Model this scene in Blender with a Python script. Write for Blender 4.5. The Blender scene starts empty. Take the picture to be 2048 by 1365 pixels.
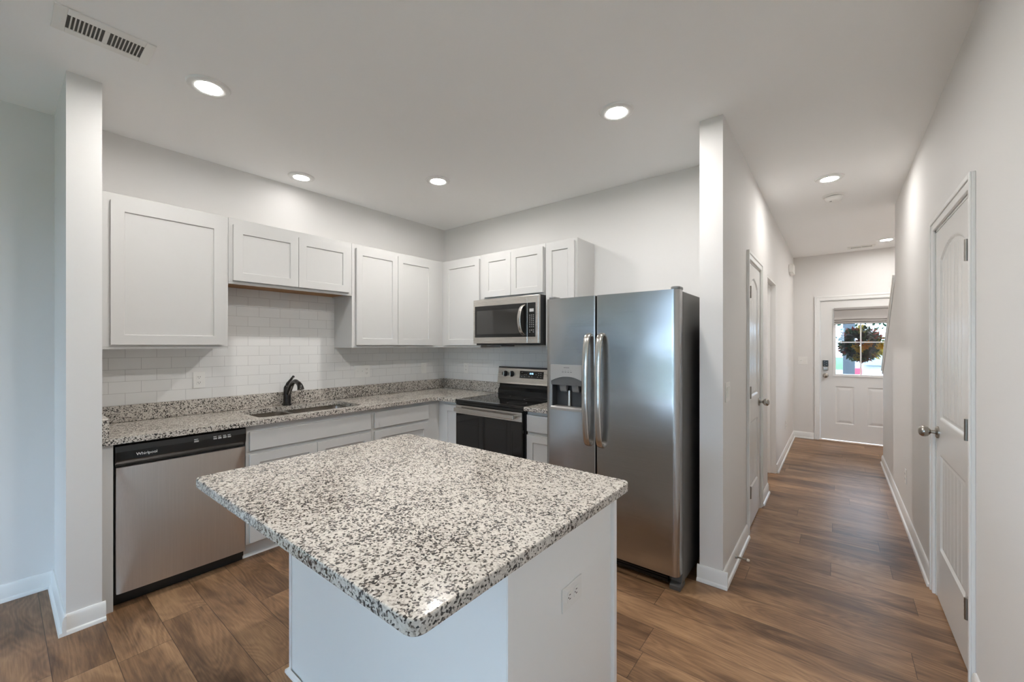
import bpy, bmesh, math, random
from mathutils import Vector, Matrix
random.seed(7)
PI = math.pi
S = bpy.context.scene
COL = S.collection

# ------------------------------------------------------------------ camera, sky, exposure
cam_d = bpy.data.cameras.new('camera'); cam = bpy.data.objects.new('camera', cam_d); COL.objects.link(cam)
cam.location = (0, 0, 1.4029); cam.rotation_euler = (PI/2, 0, math.radians(38.2162))
cam_d.sensor_width = 36; cam_d.lens = 816.27*36/2048
cam_d.shift_x = -4.975/2048; cam_d.shift_y = 8.553/2048
cam_d.clip_start = 0.02
S.camera = cam
S.view_settings.view_transform = 'Standard'; S.view_settings.look = 'None'
S.view_settings.gamma = 1.0; S.view_settings.use_curve_mapping = False
S.view_settings.exposure = 0.94
S.cycles.use_denoising = True
S.cycles.max_bounces = 14; S.cycles.diffuse_bounces = 8; S.cycles.glossy_bounces = 5; S.cycles.transparent_max_bounces = 12
S.cycles.caustics_reflective = False; S.cycles.caustics_refractive = False
S.cycles.sample_clamp_indirect = 6.0
world = bpy.data.worlds.new('sky'); S.world = world; world.use_nodes = True
wn = world.node_tree; wn.nodes.clear()
# bright overcast sky: three times brighter overhead than at the horizon, slightly blue
SKY_ZENITH = 22.5
tcw = wn.nodes.new('ShaderNodeTexCoord'); sxyz = wn.nodes.new('ShaderNodeSeparateXYZ'); wn.links.new(tcw.outputs['Generated'], sxyz.inputs[0])
mz = wn.nodes.new('ShaderNodeMath'); mz.operation = 'MULTIPLY_ADD'; mz.use_clamp = False; mz.inputs[1].default_value = 2/3; mz.inputs[2].default_value = 1/3
mc = wn.nodes.new('ShaderNodeMath'); mc.operation = 'MAXIMUM'; mc.inputs[1].default_value = 0.0
wn.links.new(sxyz.outputs[2], mc.inputs[0]); wn.links.new(mc.outputs[0], mz.inputs[0])
ms = wn.nodes.new('ShaderNodeMath'); ms.operation = 'MULTIPLY'; ms.inputs[1].default_value = SKY_ZENITH; wn.links.new(mz.outputs[0], ms.inputs[0])
bg = wn.nodes.new('ShaderNodeBackground'); bg.inputs['Color'].default_value = (0.60, 0.815, 1.10, 1); wn.links.new(ms.outputs[0], bg.inputs['Strength'])
wo = wn.nodes.new('ShaderNodeOutputWorld'); wn.links.new(bg.outputs[0], wo.inputs['Surface'])
CAN_EMIT = 410.0      # radiance of every recessed ceiling light

# ------------------------------------------------------------------ room dimensions (metres)
W = -3.584; D = 3.236; CEIL = 2.743; R = 0.4415; L = -0.514; LK = -0.641; STUB = 2.605; F = 7.564
REAR = -5.4; FOY = 1.55; KNEE0 = 5.285; KNEE1 = 6.53

# ------------------------------------------------------------------ mesh helpers
def bm_new(): return bmesh.new()
def box(b, x0, x1, y0, y1, z0, z1):
    v = [b.verts.new(p) for p in ((x0,y0,z0),(x1,y0,z0),(x1,y1,z0),(x0,y1,z0),(x0,y0,z1),(x1,y0,z1),(x1,y1,z1),(x0,y1,z1))]
    for f in ((0,3,2,1),(4,5,6,7),(0,1,5,4),(1,2,6,5),(2,3,7,6),(3,0,4,7)): b.faces.new([v[i] for i in f])
def P3(face, u, d, z):
    a, p = face
    if a == 'X': return (p+d, u, z)      # faces +x
    if a == '-X': return (p-d, u, z)
    if a == '-Y': return (u, p-d, z)     # faces -y
    return (u, p+d, z)
def fb(b, face, u0, u1, d0, d1, z0, z1):
    p = P3(face, u0, d0, z0); q = P3(face, u1, d1, z1)
    lo = [min(i, j) for i, j in zip(p, q)]; hi = [max(i, j) for i, j in zip(p, q)]
    box(b, lo[0], hi[0], lo[1], hi[1], lo[2], hi[2])
def rings(b, loops, closed=True, cap=True):
    vs = [[b.verts.new(p) for p in lp] for lp in loops]
    n = len(loops[0])
    for i in range(len(vs)-1):
        for j in range(n if closed else n-1):
            k = (j+1) % n
            b.faces.new((vs[i][j], vs[i][k], vs[i+1][k], vs[i+1][j]))
    if cap and closed:
        b.faces.new(list(reversed(vs[0]))); b.faces.new(vs[-1])
def lathe(b, prof, origin, axis=(0,0,1), seg=28):
    M = Vector((0,0,1)).rotation_difference(Vector(axis)).to_matrix(); o = Vector(origin)
    rings(b, [[o + M @ Vector((r*math.cos(2*PI*i/seg), r*math.sin(2*PI*i/seg), z)) for i in range(seg)] for r, z in prof])
def cyl(b, origin, r, h, axis=(0,0,1), seg=24): lathe(b, [(r, 0), (r, h)], origin, axis, seg)
def tube(b, pts, rad, seg=14, flat=1.0, up=(0,0,1)):
    pts = [Vector(p) for p in pts]; lp = []
    for i, p in enumerate(pts):
        t = (pts[min(i+1, len(pts)-1)] - pts[max(i-1, 0)]).normalized()
        u = Vector(up)
        s = t.cross(u)
        if s.length < 1e-4: s = t.cross(Vector((1,0,0)))
        s.normalize(); n = s.cross(t).normalized()
        r = rad[i] if isinstance(rad, (list, tuple)) else rad
        lp.append([p + s*r*math.cos(2*PI*k/seg) + n*r*flat*math.sin(2*PI*k/seg) for k in range(seg)])
    rings(b, lp)
def prism(b, poly, fn, d0, d1):
    rings(b, [[fn(x, y, d0) for x, y in poly], [fn(x, y, d1) for x, y in poly]])
def rrect(x0, x1, y0, y1, r, n=6):
    out = []
    for cx, cy, a in ((x1-r, y1-r, 0), (x0+r, y1-r, 90), (x0+r, y0+r, 180), (x1-r, y0+r, 270)):
        for i in range(n+1):
            t = math.radians(a + 90*i/n); out.append((cx+r*math.cos(t), cy+r*math.sin(t)))
    return out
def spline(keys, n=8):
    out = []
    k = [Vector(p) for p in keys]
    for i in range(len(k)-1):
        p0 = k[max(i-1, 0)]; p1 = k[i]; p2 = k[i+1]; p3 = k[min(i+2, len(k)-1)]
        for j in range(n):
            t = j/n
            out.append(0.5*((2*p1)+(p2-p0)*t+(2*p0-5*p1+4*p2-p3)*t*t+(3*p1-p0-3*p2+p3)*t**3))
    out.append(k[-1]); return out
def wl(o):
    v = Vector((0,0,0))
    while o is not None: v += o.location; o = o.parent
    return v
def tag(o, label=None, cat=None, group=None, kind=None):
    if label: o['label'] = label
    if cat: o['category'] = cat
    if group: o['group'] = group
    if kind: o['kind'] = kind
    return o
def obj(name, b, m, parent=None, smooth=None, bevel=0, seg=2, label=None, cat=None, group=None, kind=None):
    """b holds WORLD coordinates; the mesh is stored relative to its parent thing (or to its own base)."""
    bmesh.ops.recalc_face_normals(b, faces=b.faces[:])
    if parent is None:
        xs = [v.co for v in b.verts]
        off = Vector(((min(v.x for v in xs)+max(v.x for v in xs))/2, (min(v.y for v in xs)+max(v.y for v in xs))/2, min(v.z for v in xs)))
    else: off = wl(parent)
    bmesh.ops.translate(b, verts=b.verts[:], vec=-off)
    me = bpy.data.meshes.new(name); b.to_mesh(me); b.free()
    o = bpy.data.objects.new(name, me); COL.objects.link(o)
    if isinstance(m, (list, tuple)):
        for k in m: me.materials.append(k)
    else: me.materials.append(m)
    if parent is None: o.location = off
    else: o.parent = parent
    if bevel:
        md = o.modifiers.new('bevel', 'BEVEL'); md.width = bevel; md.segments = seg; md.limit_method = 'ANGLE'; md.angle_limit = math.radians(40)
    if smooth is not None:
        me.polygons.foreach_set('use_smooth', [True]*len(me.polygons))
        try: me.set_sharp_from_angle(angle=math.radians(smooth))
        except Exception: pass
    return tag(o, label, cat, group, kind)
def thing(name, loc, label, cat, group=None):
    o = bpy.data.objects.new(name, None); COL.objects.link(o); o.location = loc; o.empty_display_size = 0.05
    return tag(o, label, cat, group)
def struct(name, b, m, label=None, cat=None, **k):
    return obj(name, b, m, kind='structure', label=label, cat=cat, **k)
def boolean_cut(o, cutter_bm):
    """subtract a shape from o and keep only the result (world coordinates in, o must be unrotated)"""
    bmesh.ops.recalc_face_normals(cutter_bm, faces=cutter_bm.faces[:])
    bmesh.ops.translate(cutter_bm, verts=cutter_bm.verts[:], vec=-wl(o))
    me = bpy.data.meshes.new('tmp'); cutter_bm.to_mesh(me); cutter_bm.free()
    c = bpy.data.objects.new('tmp', me); COL.objects.link(c)
    tmp = bpy.data.objects.new('tmp2', o.data); COL.objects.link(tmp)
    md = tmp.modifiers.new('b', 'BOOLEAN'); md.operation = 'DIFFERENCE'; md.object = c; md.solver = 'EXACT'
    bpy.context.view_layer.update()
    ev = tmp.evaluated_get(bpy.context.evaluated_depsgraph_get())
    new = bpy.data.meshes.new_from_object(ev)
    old = o.data; o.data = new
    bpy.data.objects.remove(tmp); bpy.data.objects.remove(c)
    bpy.data.meshes.remove(me)
    if old.users == 0: bpy.data.meshes.remove(old)
    o.data.name = o.name
def text(name, s, size, face, u, d, z, m, parent, align='CENTER', bold=0.0):
    cu = bpy.data.curves.new('t', 'FONT'); cu.body = s; cu.size = size; cu.align_x = align; cu.align_y = 'CENTER'; cu.extrude = 0.0003; cu.offset = bold
    t = bpy.data.objects.new('t', cu); COL.objects.link(t); bpy.context.view_layer.update()
    me = bpy.data.meshes.new_from_object(t.evaluated_get(bpy.context.evaluated_depsgraph_get()))
    bpy.data.objects.remove(t); bpy.data.curves.remove(cu)
    a, p = face
    rz = {'X': PI/2, '-Y': 0, '-X': -PI/2, 'Y': PI}[a]
    M = Matrix.Translation(Vector(P3(face, u, d, z))) @ Matrix.Rotation(rz, 4, 'Z') @ Matrix.Rotation(PI/2, 4, 'X')
    b = bmesh.new(); b.from_mesh(me); bpy.data.meshes.remove(me)
    bmesh.ops.transform(b, matrix=M, verts=b.verts[:])
    return obj(name, b, m, parent)
def copy_tree(o, dx, name=None, parent=None):
    c = o.copy(); COL.objects.link(c)
    if parent is None: c.location = o.location + Vector(dx)
    else: c.parent = parent
    for ch in list(o.children): copy_tree(ch, dx, None, c)
    return c

# ------------------------------------------------------------------ materials
def nodes(name):
    m = bpy.data.materials.new(name); m.use_nodes = True; nt = m.node_tree
    p = nt.nodes['Principled BSDF']; return m, nt, p
def nd(nt, typ, props=None, **inp):
    n = nt.nodes.new('ShaderNode'+typ)
    for k, v in (props or {}).items(): setattr(n, k, v)
    for k, v in inp.items():
        key = int(k[1:]) if k[0] == 'i' and k[1:].isdigit() else k.replace('_', ' ')
        s = n.inputs[key]
        if isinstance(v, bpy.types.NodeSocket): nt.links.new(v, s)
        else: s.default_value = v
    return n
def mth(nt, op, a, b=None, c=None):
    n = nt.nodes.new('ShaderNodeMath'); n.operation = op
    for i, v in enumerate((a, b, c)):
        if v is None: continue
        if isinstance(v, bpy.types.NodeSocket): nt.links.new(v, n.inputs[i])
        else: n.inputs[i].default_value = v
    return n.outputs[0]
def ramp(nt, fac, stops, interp='LINEAR'):
    n = nt.nodes.new('ShaderNodeValToRGB'); n.color_ramp.interpolation = interp
    e = n.color_ramp.elements
    while len(e) < len(stops): e.new(0.5)
    for el, (pos, c) in zip(e, stops): el.position = pos; el.color = (*c, 1)
    nt.links.new(fac, n.inputs[0]); return n.outputs[0]
def mat(name, col, rough=0.5, metal=0.0, spec=0.5, bump=None, coat=0.0, emit=None, es=0):
    m, nt, p = nodes(name)
    p.inputs['Base Color'].default_value = (*col, 1); p.inputs['Roughness'].default_value = rough
    p.inputs['Metallic'].default_value = metal; p.inputs['Specular IOR Level'].default_value = spec
    p.inputs['Coat Weight'].default_value = coat
    if emit: p.inputs['Emission Color'].default_value = (*emit, 1); p.inputs['Emission Strength'].default_value = es
    if bump:
        tc = nd(nt, 'TexCoord')
        nz = nd(nt, 'TexNoise', Vector=tc.outputs['Object'], Scale=bump[0], Detail=3.0)
        bp = nd(nt, 'Bump', Strength=bump[1], Distance=bump[2], Height=nz.outputs[0])
        nt.links.new(bp.outputs[0], p.inputs['Normal'])
    return m
M = {}
M['wall'] = mat('wall_paint', (0.745, 0.732, 0.715), 0.72, spec=0.25, bump=(260, 0.06, 0.0015))
M['ceil'] = mat('ceiling_paint', (0.90, 0.90, 0.895), 0.85, spec=0.15, bump=(180, 0.08, 0.002))
M['trim'] = mat('trim_paint', (0.80, 0.80, 0.785), 0.33, spec=0.45)
M['door'] = mat('door_paint', (0.74, 0.74, 0.725), 0.27, spec=0.5)
M['fdoor'] = mat('front_door_paint', (0.74, 0.735, 0.72), 0.38, spec=0.45)
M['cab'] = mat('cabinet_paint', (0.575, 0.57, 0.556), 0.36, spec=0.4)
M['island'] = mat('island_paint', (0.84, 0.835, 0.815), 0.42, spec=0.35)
M['plate'] = mat('plate_plastic', (0.80, 0.79, 0.76), 0.35)
M['slot'] = mat('slot_dark', (0.05, 0.045, 0.04), 0.6)
M['black'] = mat('black_gloss', (0.012, 0.012, 0.012), 0.16, spec=0.5)
M['blackmat'] = mat('black_plastic', (0.014, 0.014, 0.014), 0.45)
M['glassblack'] = mat('oven_glass', (0.010, 0.010, 0.010), 0.05, spec=0.6)
M['mwglass'] = mat('microwave_glass', (0.035, 0.034, 0.032), 0.06, spec=0.7)
M['print'] = mat('white_print', (0.72, 0.72, 0.72), 0.5)
M['printgrey'] = mat('grey_print', (0.42, 0.42, 0.41), 0.5)
M['printdark'] = mat('dark_print', (0.06, 0.06, 0.06), 0.5)
M['nickel'] = mat('satin_nickel', (0.42, 0.39, 0.35), 0.27, metal=1.0)
M['hinge'] = mat('hinge_nickel', (0.30, 0.28, 0.25), 0.38, metal=1.0)
M['bronze'] = mat('dark_bronze', (0.018, 0.016, 0.015), 0.24, metal=0.4, spec=0.6)
M['wood'] = mat('raw_plywood', (0.34, 0.17, 0.065), 0.6)
M['grey'] = mat('grey_plastic', (0.22, 0.22, 0.22), 0.4)
M['darkgrey'] = mat('dark_grey_plastic', (0.045, 0.045, 0.047), 0.32)
M['fridgeside'] = mat('fridge_side_paint', (0.16, 0.155, 0.15), 0.42, metal=0.35, bump=(700, 0.10, 0.001))
M['rubber'] = mat('rubber_tip', (0.75, 0.70, 0.60), 0.6)
M['clock'] = mat('blue_display', (0.02, 0.05, 0.15), 0.3, emit=(0.35, 0.65, 1.0), es=2.5)
M['canlens'] = mat('light_lens', (0.9, 0.9, 0.9), 0.4, emit=(1.0, 0.970, 0.940), es=CAN_EMIT)
M['sinklens'] = mat('sink_light_lens', (0.9, 0.9, 0.9), 0.4, emit=(1.0, 0.970, 0.940), es=CAN_EMIT*0.05)
M['halllens'] = mat('hall_light_lens', (0.9, 0.9, 0.9), 0.4, emit=(1.0, 0.970, 0.940), es=CAN_EMIT*0.34)
M['islelens'] = mat('island_light_lens', (0.9, 0.9, 0.9), 0.4, emit=(1.0, 0.970, 0.940), es=CAN_EMIT*0.72)
M['dimlens'] = mat('dim_light_lens', (0.9, 0.9, 0.9), 0.4, emit=(1.0, 0.970, 0.940), es=CAN_EMIT*0.70)
M['winglens'] = mat('wing_light_lens', (0.9, 0.9, 0.9), 0.4, emit=(1.0, 0.970, 0.940), es=CAN_EMIT*0.44)
M['visor'] = mat('visor_plastic', (0.10, 0.098, 0.095), 0.4)
M['silver'] = mat('silver_plastic', (0.40, 0.385, 0.365), 0.38, metal=0.25)
M['fabric'] = mat('shade_fabric', (0.36, 0.34, 0.325), 0.9, spec=0.1, bump=(900, 0.15, 0.001))
M['threshold'] = mat('threshold_tan', (0.62, 0.50, 0.40), 0.5)

def steel(name, col, rough, axis, wob=0.0):
    m, nt, p = nodes(name)
    p.inputs['Metallic'].default_value = 1.0
    tc = nd(nt, 'TexCoord')
    sc = {'x': (3, 900, 900), 'z': (900, 900, 3), 'y': (900, 3, 900)}[axis]
    mp = nd(nt, 'Mapping', Vector=tc.outputs['Object'], Scale=sc)
    nz = nd(nt, 'TexNoise', Vector=mp.outputs[0], Scale=1.0, Detail=2.0)
    r = nd(nt, 'MapRange', Value=nz.outputs[0], To_Min=rough*0.8, To_Max=rough*1.25)
    nt.links.new(r.outputs[0], p.inputs['Roughness'])
    c = ramp(nt, nz.outputs[0], [(0.3, tuple(k*0.93 for k in col)), (0.7, tuple(min(1, k*1.05) for k in col))])
    nt.links.new(c, p.inputs['Base Color'])
    n2 = nd(nt, 'TexNoise', Vector=tc.outputs['Object'], Scale=2.4, Detail=1.0)
    bp = nd(nt, 'Bump', Strength=1.0, Distance=wob, Height=n2.outputs[0])
    b2 = nd(nt, 'Bump', Strength=0.03, Distance=0.0002, Height=nz.outputs[0], Normal=bp.outputs[0])
    nt.links.new(b2.outputs[0], p.inputs['Normal'])
    return m
M['steel'] = steel('brushed_steel', (0.66, 0.63, 0.59), 0.27, 'x', 0.0)
M['fridge'] = steel('fridge_steel', (0.46, 0.452, 0.445), 0.22, 'x', 0.010)
M['dwsteel'] = steel('dishwasher_steel', (0.64, 0.60, 0.565), 0.36, 'z', 0.002)
M['handle'] = steel('handle_steel', (0.60, 0.575, 0.54), 0.22, 'z', 0.0)
M['sink'] = steel('sink_steel', (0.58, 0.54, 0.50), 0.24, 'y', 0.0)

def granite():
    m, nt, p = nodes('speckled_granite')
    g = nd(nt, 'NewGeometry')
    w = nd(nt, 'TexNoise', Vector=g.outputs['Position'], Scale=85.0, Detail=2.5)
    off = nd(nt, 'VectorMath', {'operation': 'SCALE'}, i0=w.outputs['Color'], Scale=0.0075)
    pos = nd(nt, 'VectorMath', {'operation': 'ADD'}, i0=g.outputs['Position'], i1=off.outputs[0])
    v1 = nd(nt, 'TexVoronoi', Vector=pos.outputs[0], Scale=205.0)
    cr = nd(nt, 'SeparateColor', Color=v1.outputs['Color'])
    n2 = nd(nt, 'TexNoise', Vector=g.outputs['Position'], Scale=62.0, Detail=3.0, Roughness=0.6)
    n3 = nd(nt, 'TexNoise', Vector=g.outputs['Position'], Scale=5.0, Detail=2.0)
    a = mth(nt, 'MULTIPLY_ADD', n2.outputs[0], 1.35, -0.655)
    b_ = mth(nt, 'MULTIPLY_ADD', n3.outputs[0], 0.55, -0.275)
    val = mth(nt, 'ADD', mth(nt, 'ADD', cr.outputs[0], a), b_)
    c = ramp(nt, val, [(0.0, (0.022, 0.020, 0.019)), (0.10, (0.035, 0.032, 0.029)), (0.19, (0.085, 0.072, 0.062)), (0.29, (0.24, 0.212, 0.187)),
                       (0.38, (0.45, 0.41, 0.365)), (0.60, (0.54, 0.50, 0.45)), (1.0, (0.63, 0.59, 0.535))])
    nt.links.new(c, p.inputs['Base Color'])
    p.inputs['Roughness'].default_value = 0.13; p.inputs['Specular IOR Level'].default_value = 0.45
    return m
M['granite'] = granite()

def tile(name, axis, u_off):
    m, nt, p = nodes(name)
    g = nd(nt, 'NewGeometry'); s = nd(nt, 'SeparateXYZ', Vector=g.outputs['Position'])
    u = mth(nt, 'SUBTRACT', s.outputs[axis], u_off); z = mth(nt, 'SUBTRACT', s.outputs[2], 1.0195)
    v = nd(nt, 'CombineXYZ', X=u, Y=z)
    br = nd(nt, 'TexBrick', {'offset': 0.5, 'offset_frequency': 2}, Vector=v.outputs[0], Color1=(0.79, 0.785, 0.77, 1), Color2=(0.77, 0.765, 0.75, 1),
            Mortar=(0.47, 0.46, 0.45, 1), Scale=1.0, Mortar_Size=0.0011, Mortar_Smooth=0.2, Brick_Width=0.1545, Row_Height=0.0757)
    nt.links.new(br.outputs['Color'], p.inputs['Base Color'])
    rr = nd(nt, 'MapRange', Value=br.outputs['Fac'], To_Min=0.10, To_Max=0.7); nt.links.new(rr.outputs[0], p.inputs['Roughness'])
    h = mth(nt, 'SUBTRACT', 1.0, br.outputs['Fac'])
    nz = nd(nt, 'TexNoise', Vector=g.outputs['Position'], Scale=9.0, Detail=1.0)
    h2 = mth(nt, 'MULTIPLY_ADD', nz.outputs[0], 0.6, h)
    bp = nd(nt, 'Bump', Strength=0.35, Distance=0.0015, Height=h2); nt.links.new(bp.outputs[0], p.inputs['Normal'])
    return m
M['tile_a'] = tile('subway_tile_sink', 1, 0.434)
M['tile_b'] = tile('subway_tile_range', 0, -3.36)

def floor_mat():
    m, nt, p = nodes('oak_plank_floor')
    g = nd(nt, 'NewGeometry'); s = nd(nt, 'SeparateXYZ', Vector=g.outputs['Position'])
    x, y = s.outputs[0], s.outputs[1]
    rf = mth(nt, 'DIVIDE', mth(nt, 'SUBTRACT', y, 0.146), 0.187)
    row = mth(nt, 'FLOOR', rf); fy = mth(nt, 'FRACT', rf)
    rn = nd(nt, 'TexWhiteNoise', {'noise_dimensions': '1D'}, W=row)
    xf = mth(nt, 'ADD', mth(nt, 'DIVIDE', x, 1.22), mth(nt, 'MULTIPLY', rn.outputs['Value'], 7.0))
    colm = mth(nt, 'FLOOR', xf); fx = mth(nt, 'FRACT', xf)
    idv = nd(nt, 'CombineXYZ', X=row, Y=colm)
    wnz = nd(nt, 'TexWhiteNoise', {'noise_dimensions': '2D'}, Vector=idv.outputs[0])
    v = wnz.outputs['Value']
    o = mth(nt, 'MULTIPLY', v, 53.0)
    gv = nd(nt, 'CombineXYZ', X=mth(nt, 'MULTIPLY_ADD', x, 1.7, o), Y=mth(nt, 'MULTIPLY', y, 7.5), Z=o)
    n1 = nd(nt, 'TexNoise', Vector=gv.outputs[0], Scale=1.0, Detail=5.0, Roughness=0.55, Distortion=0.9)
    fv = nd(nt, 'CombineXYZ', X=mth(nt, 'MULTIPLY_ADD', x, 9.0, o), Y=mth(nt, 'MULTIPLY', y, 170.0), Z=o)
    n2 = nd(nt, 'TexNoise', Vector=fv.outputs[0], Scale=1.0, Detail=4.0, Roughness=0.6)
    # cathedral figure: contours of a stretched smooth field
    cv = nd(nt, 'CombineXYZ', X=mth(nt, 'MULTIPLY_ADD', x, 1.1, o), Y=mth(nt, 'MULTIPLY', y, 5.0), Z=mth(nt, 'ADD', o, 9.0))
    n3 = nd(nt, 'TexNoise', Vector=cv.outputs[0], Scale=1.0, Detail=1.5, Distortion=0.4)
    cath = mth(nt, 'SINE', mth(nt, 'MULTIPLY', n3.outputs[0], 150.0))
    kv = nd(nt, 'CombineXYZ', X=mth(nt, 'MULTIPLY_ADD', x, 1.5, o), Y=mth(nt, 'MULTIPLY', y, 4.2), Z=o)
    kn = nd(nt, 'TexVoronoi', Vector=kv.outputs[0], Scale=1.0)
    knot = nd(nt, 'MapRange', Value=mth(nt, 'ADD', kn.outputs['Distance'], mth(nt, 'MULTIPLY', n1.outputs[0], 0.22)), From_Min=0.10, From_Max=0.30, To_Min=0.36, To_Max=0.0)
    t = mth(nt, 'ADD', mth(nt, 'MULTIPLY_ADD', n1.outputs[0], 1.22, -0.14), mth(nt, 'MULTIPLY_ADD', v, 0.26, -0.10))
    t = mth(nt, 'ADD', t, mth(nt, 'MULTIPLY_ADD', n2.outputs[0], 0.56, -0.28))
    t = mth(nt, 'ADD', t, mth(nt, 'MULTIPLY', cath, 0.055))
    t = mth(nt, 'SUBTRACT', t, knot.outputs[0])
    c = ramp(nt, t, [(0.0, (0.060, 0.030, 0.016)), (0.28, (0.134, 0.073, 0.038)), (0.50, (0.232, 0.130, 0.069)), (0.72, (0.345, 0.203, 0.108)), (1.0, (0.44, 0.272, 0.152))])
    ey = mth(nt, 'MULTIPLY', mth(nt, 'MINIMUM', fy, mth(nt, 'SUBTRACT', 1.0, fy)), 0.187)
    ex = mth(nt, 'MULTIPLY', mth(nt, 'MINIMUM', fx, mth(nt, 'SUBTRACT', 1.0, fx)), 1.22)
    e = mth(nt, 'MINIMUM', ey, ex)
    seam = nd(nt, 'MapRange', Value=e, From_Min=0.0005, From_Max=0.0018, To_Min=0.28, To_Max=1.0)
    mul = nd(nt, 'MixRGB', {'blend_type': 'MULTIPLY'}, i0=1.0, i1=c)
    sc = nd(nt, 'CombineColor', Red=seam.outputs[0], Green=seam.outputs[0], Blue=seam.outputs[0])
    nt.links.new(sc.outputs[0], mul.inputs[2])
    nt.links.new(mul.outputs[0], p.inputs['Base Color'])
    rg = nd(nt, 'MapRange', Value=n2.outputs[0], To_Min=0.30, To_Max=0.46); nt.links.new(rg.outputs[0], p.inputs['Roughness'])
    hh = mth(nt, 'MULTIPLY_ADD', n2.outputs[0], 0.25, mth(nt, 'MULTIPLY', seam.outputs[0], 1.0))
    bp = nd(nt, 'Bump', Strength=0.25, Distance=0.0015, Height=hh); nt.links.new(bp.outputs[0], p.inputs['Normal'])
    p.inputs['Specular IOR Level'].default_value = 0.38
    return m
M['floor'] = floor_mat()

def glass(name='window_glass', tint=(0.95, 0.97, 0.97)):
    m = bpy.data.materials.new(name); m.use_nodes = True; nt = m.node_tree; nt.nodes.clear()
    fr = nd(nt, 'Fresnel', IOR=1.45); t = nd(nt, 'BsdfTransparent', Color=(*tint, 1)); gl = nd(nt, 'BsdfGlossy', Roughness=0.0)
    mx = nd(nt, 'MixShader', i0=fr.outputs[0], i1=t.outputs[0], i2=gl.outputs[0]); o = nd(nt, 'OutputMaterial', Surface=mx.outputs[0])
    return m
M['glass'] = glass(); M['doorglass'] = glass('dimming_door_glass', (0.80, 0.815, 0.81))  # door pane tint added to dim the bright outdoors
M['grass'] = mat('lawn_grass', (0.018, 0.046, 0.014), 0.9, spec=0.1, bump=(40, 0.6, 0.02))
M['concrete'] = mat('pale_concrete', (0.11, 0.11, 0.108), 0.9)
M['asphalt'] = mat('road_asphalt', (0.06, 0.06, 0.063), 0.9)
M['leaf'] = mat('tree_leaves', (0.02, 0.042, 0.025), 0.8, spec=0.1)
M['bark'] = mat('tree_bark', (0.09, 0.07, 0.055), 0.9)
M['carwhite'] = mat('car_paint', (0.17, 0.176, 0.182), 0.2, coat=0.5)
M['carglass'] = mat('car_window', (0.06, 0.09, 0.10), 0.08)
M['tail'] = mat('tail_light', (0.55, 0.02, 0.04), 0.2)
M['post'] = mat('post_paint', (0.018, 0.021, 0.025), 0.6)
M['siding'] = mat('far_siding', (0.45, 0.47, 0.48), 0.8)
M['w_green'] = mat('wreath_green', (0.07, 0.10, 0.045), 0.7)
M['w_red'] = mat('wreath_red', (0.34, 0.07, 0.045), 0.7)
M['w_gold'] = mat('wreath_gold', (0.55, 0.42, 0.09), 0.7)
M['w_twig'] = mat('wreath_twig', (0.045, 0.030, 0.020), 0.8)
M['w_orange'] = mat('flower_orange', (0.80, 0.27, 0.02), 0.6)
M['w_yellow'] = mat('flower_yellow', (0.88, 0.50, 0.05), 0.6)

# ------------------------------------------------------------------ the room shell
b = bm_new(); box(b, W-0.2, FOY+0.2, REAR-0.2, F+0.14, -0.12, 0.0)
struct('floor', b, M['floor'], 'brown oak plank flooring through kitchen and hallway', 'floor')
b = bm_new(); box(b, W-0.2, FOY+0.2, REAR-0.2, F+0.14, CEIL, CEIL+0.12)
struct('ceiling', b, M['ceil'], 'flat grey white ceiling over kitchen and hallway', 'ceiling')

def wall_y(name, x0, x1, y0, y1, holes, label):
    """wall running along y, with rectangular holes (y0,y1,z0,z1)"""
    b = bm_new(); cur = y0
    for a, c, z0, z1 in sorted(holes):
        if a > cur: box(b, x0, x1, cur, a, 0, CEIL)
        if z0 > 0: box(b, x0, x1, a, c, 0, z0)
        if z1 < CEIL: box(b, x0, x1, a, c, z1, CEIL)
        cur = c
    if cur < y1: box(b, x0, x1, cur, y1, 0, CEIL)
    return struct(name, b, M['wall'], label, 'wall')
def wall_x(name, y0, y1, x0, x1, holes, label):
    b = bm_new(); cur = x0
    for a, c, z0, z1 in sorted(holes):
        if a > cur: box(b, cur, a, y0, y1, 0, CEIL)
        if z0 > 0: box(b, a, c, y0, y1, 0, z0)
        if z1 < CEIL: box(b, a, c, y0, y1, z1, CEIL)
        cur = c
    if cur < x1: box(b, cur, x1, y0, y1, 0, CEIL)
    return struct(name, b, M['wall'], label, 'wall')
SW = (-4.70, -1.05, 0.30, 1.95)
RW = (-4.60, -2.60, 0.40, 2.10)      # unseen window added in the right wall for daylight (y, y, z, z)       # side window in the left wall (y, y, z, z)
PD = (-3.22, 0.32, 0.02, 2.15)       # patio door in the rear wall (x, x, z, z)
D1 = (3.457, 4.078, 0.0, 2.052)       # closet door in the hall's left wall
OPN = (4.553, 5.285, 0.0, 2.075)      # open doorway in the hall's left wall
D2 = (2.482, 3.280, 0.0, 2.052)       # closet door in the right wall
FD = (-0.200, 0.756, 0.0, 2.075)      # front door
wall_y('wall_left', W-0.15, W, REAR, F, [SW], 'long left wall behind the sink cabinets')
wall_x('wall_wing', 0.2105, 0.3350, W, -2.9455, [], 'short white wing wall ending beside the dishwasher')
wall_x('wall_back', D, D+0.12, W, LK, [], 'kitchen wall behind range and refrigerator')
wall_y('wall_hall', LK, L, STUB, F, [D1, OPN], 'hallway left wall beginning at stub beside refrigerator')
wall_y('wall_right', R, R+0.12, REAR, KNEE0, [RW, D2], 'long right wall with closet door')
wall_x('wall_front', F, F+0.14, W-0.15, FOY+0.15, [FD], 'far entry wall holding the front door')
wall_x('wall_rear', REAR-0.15, REAR, W-0.15, R+0.12, [PD], 'rear wall with patio door behind the camera')
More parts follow.
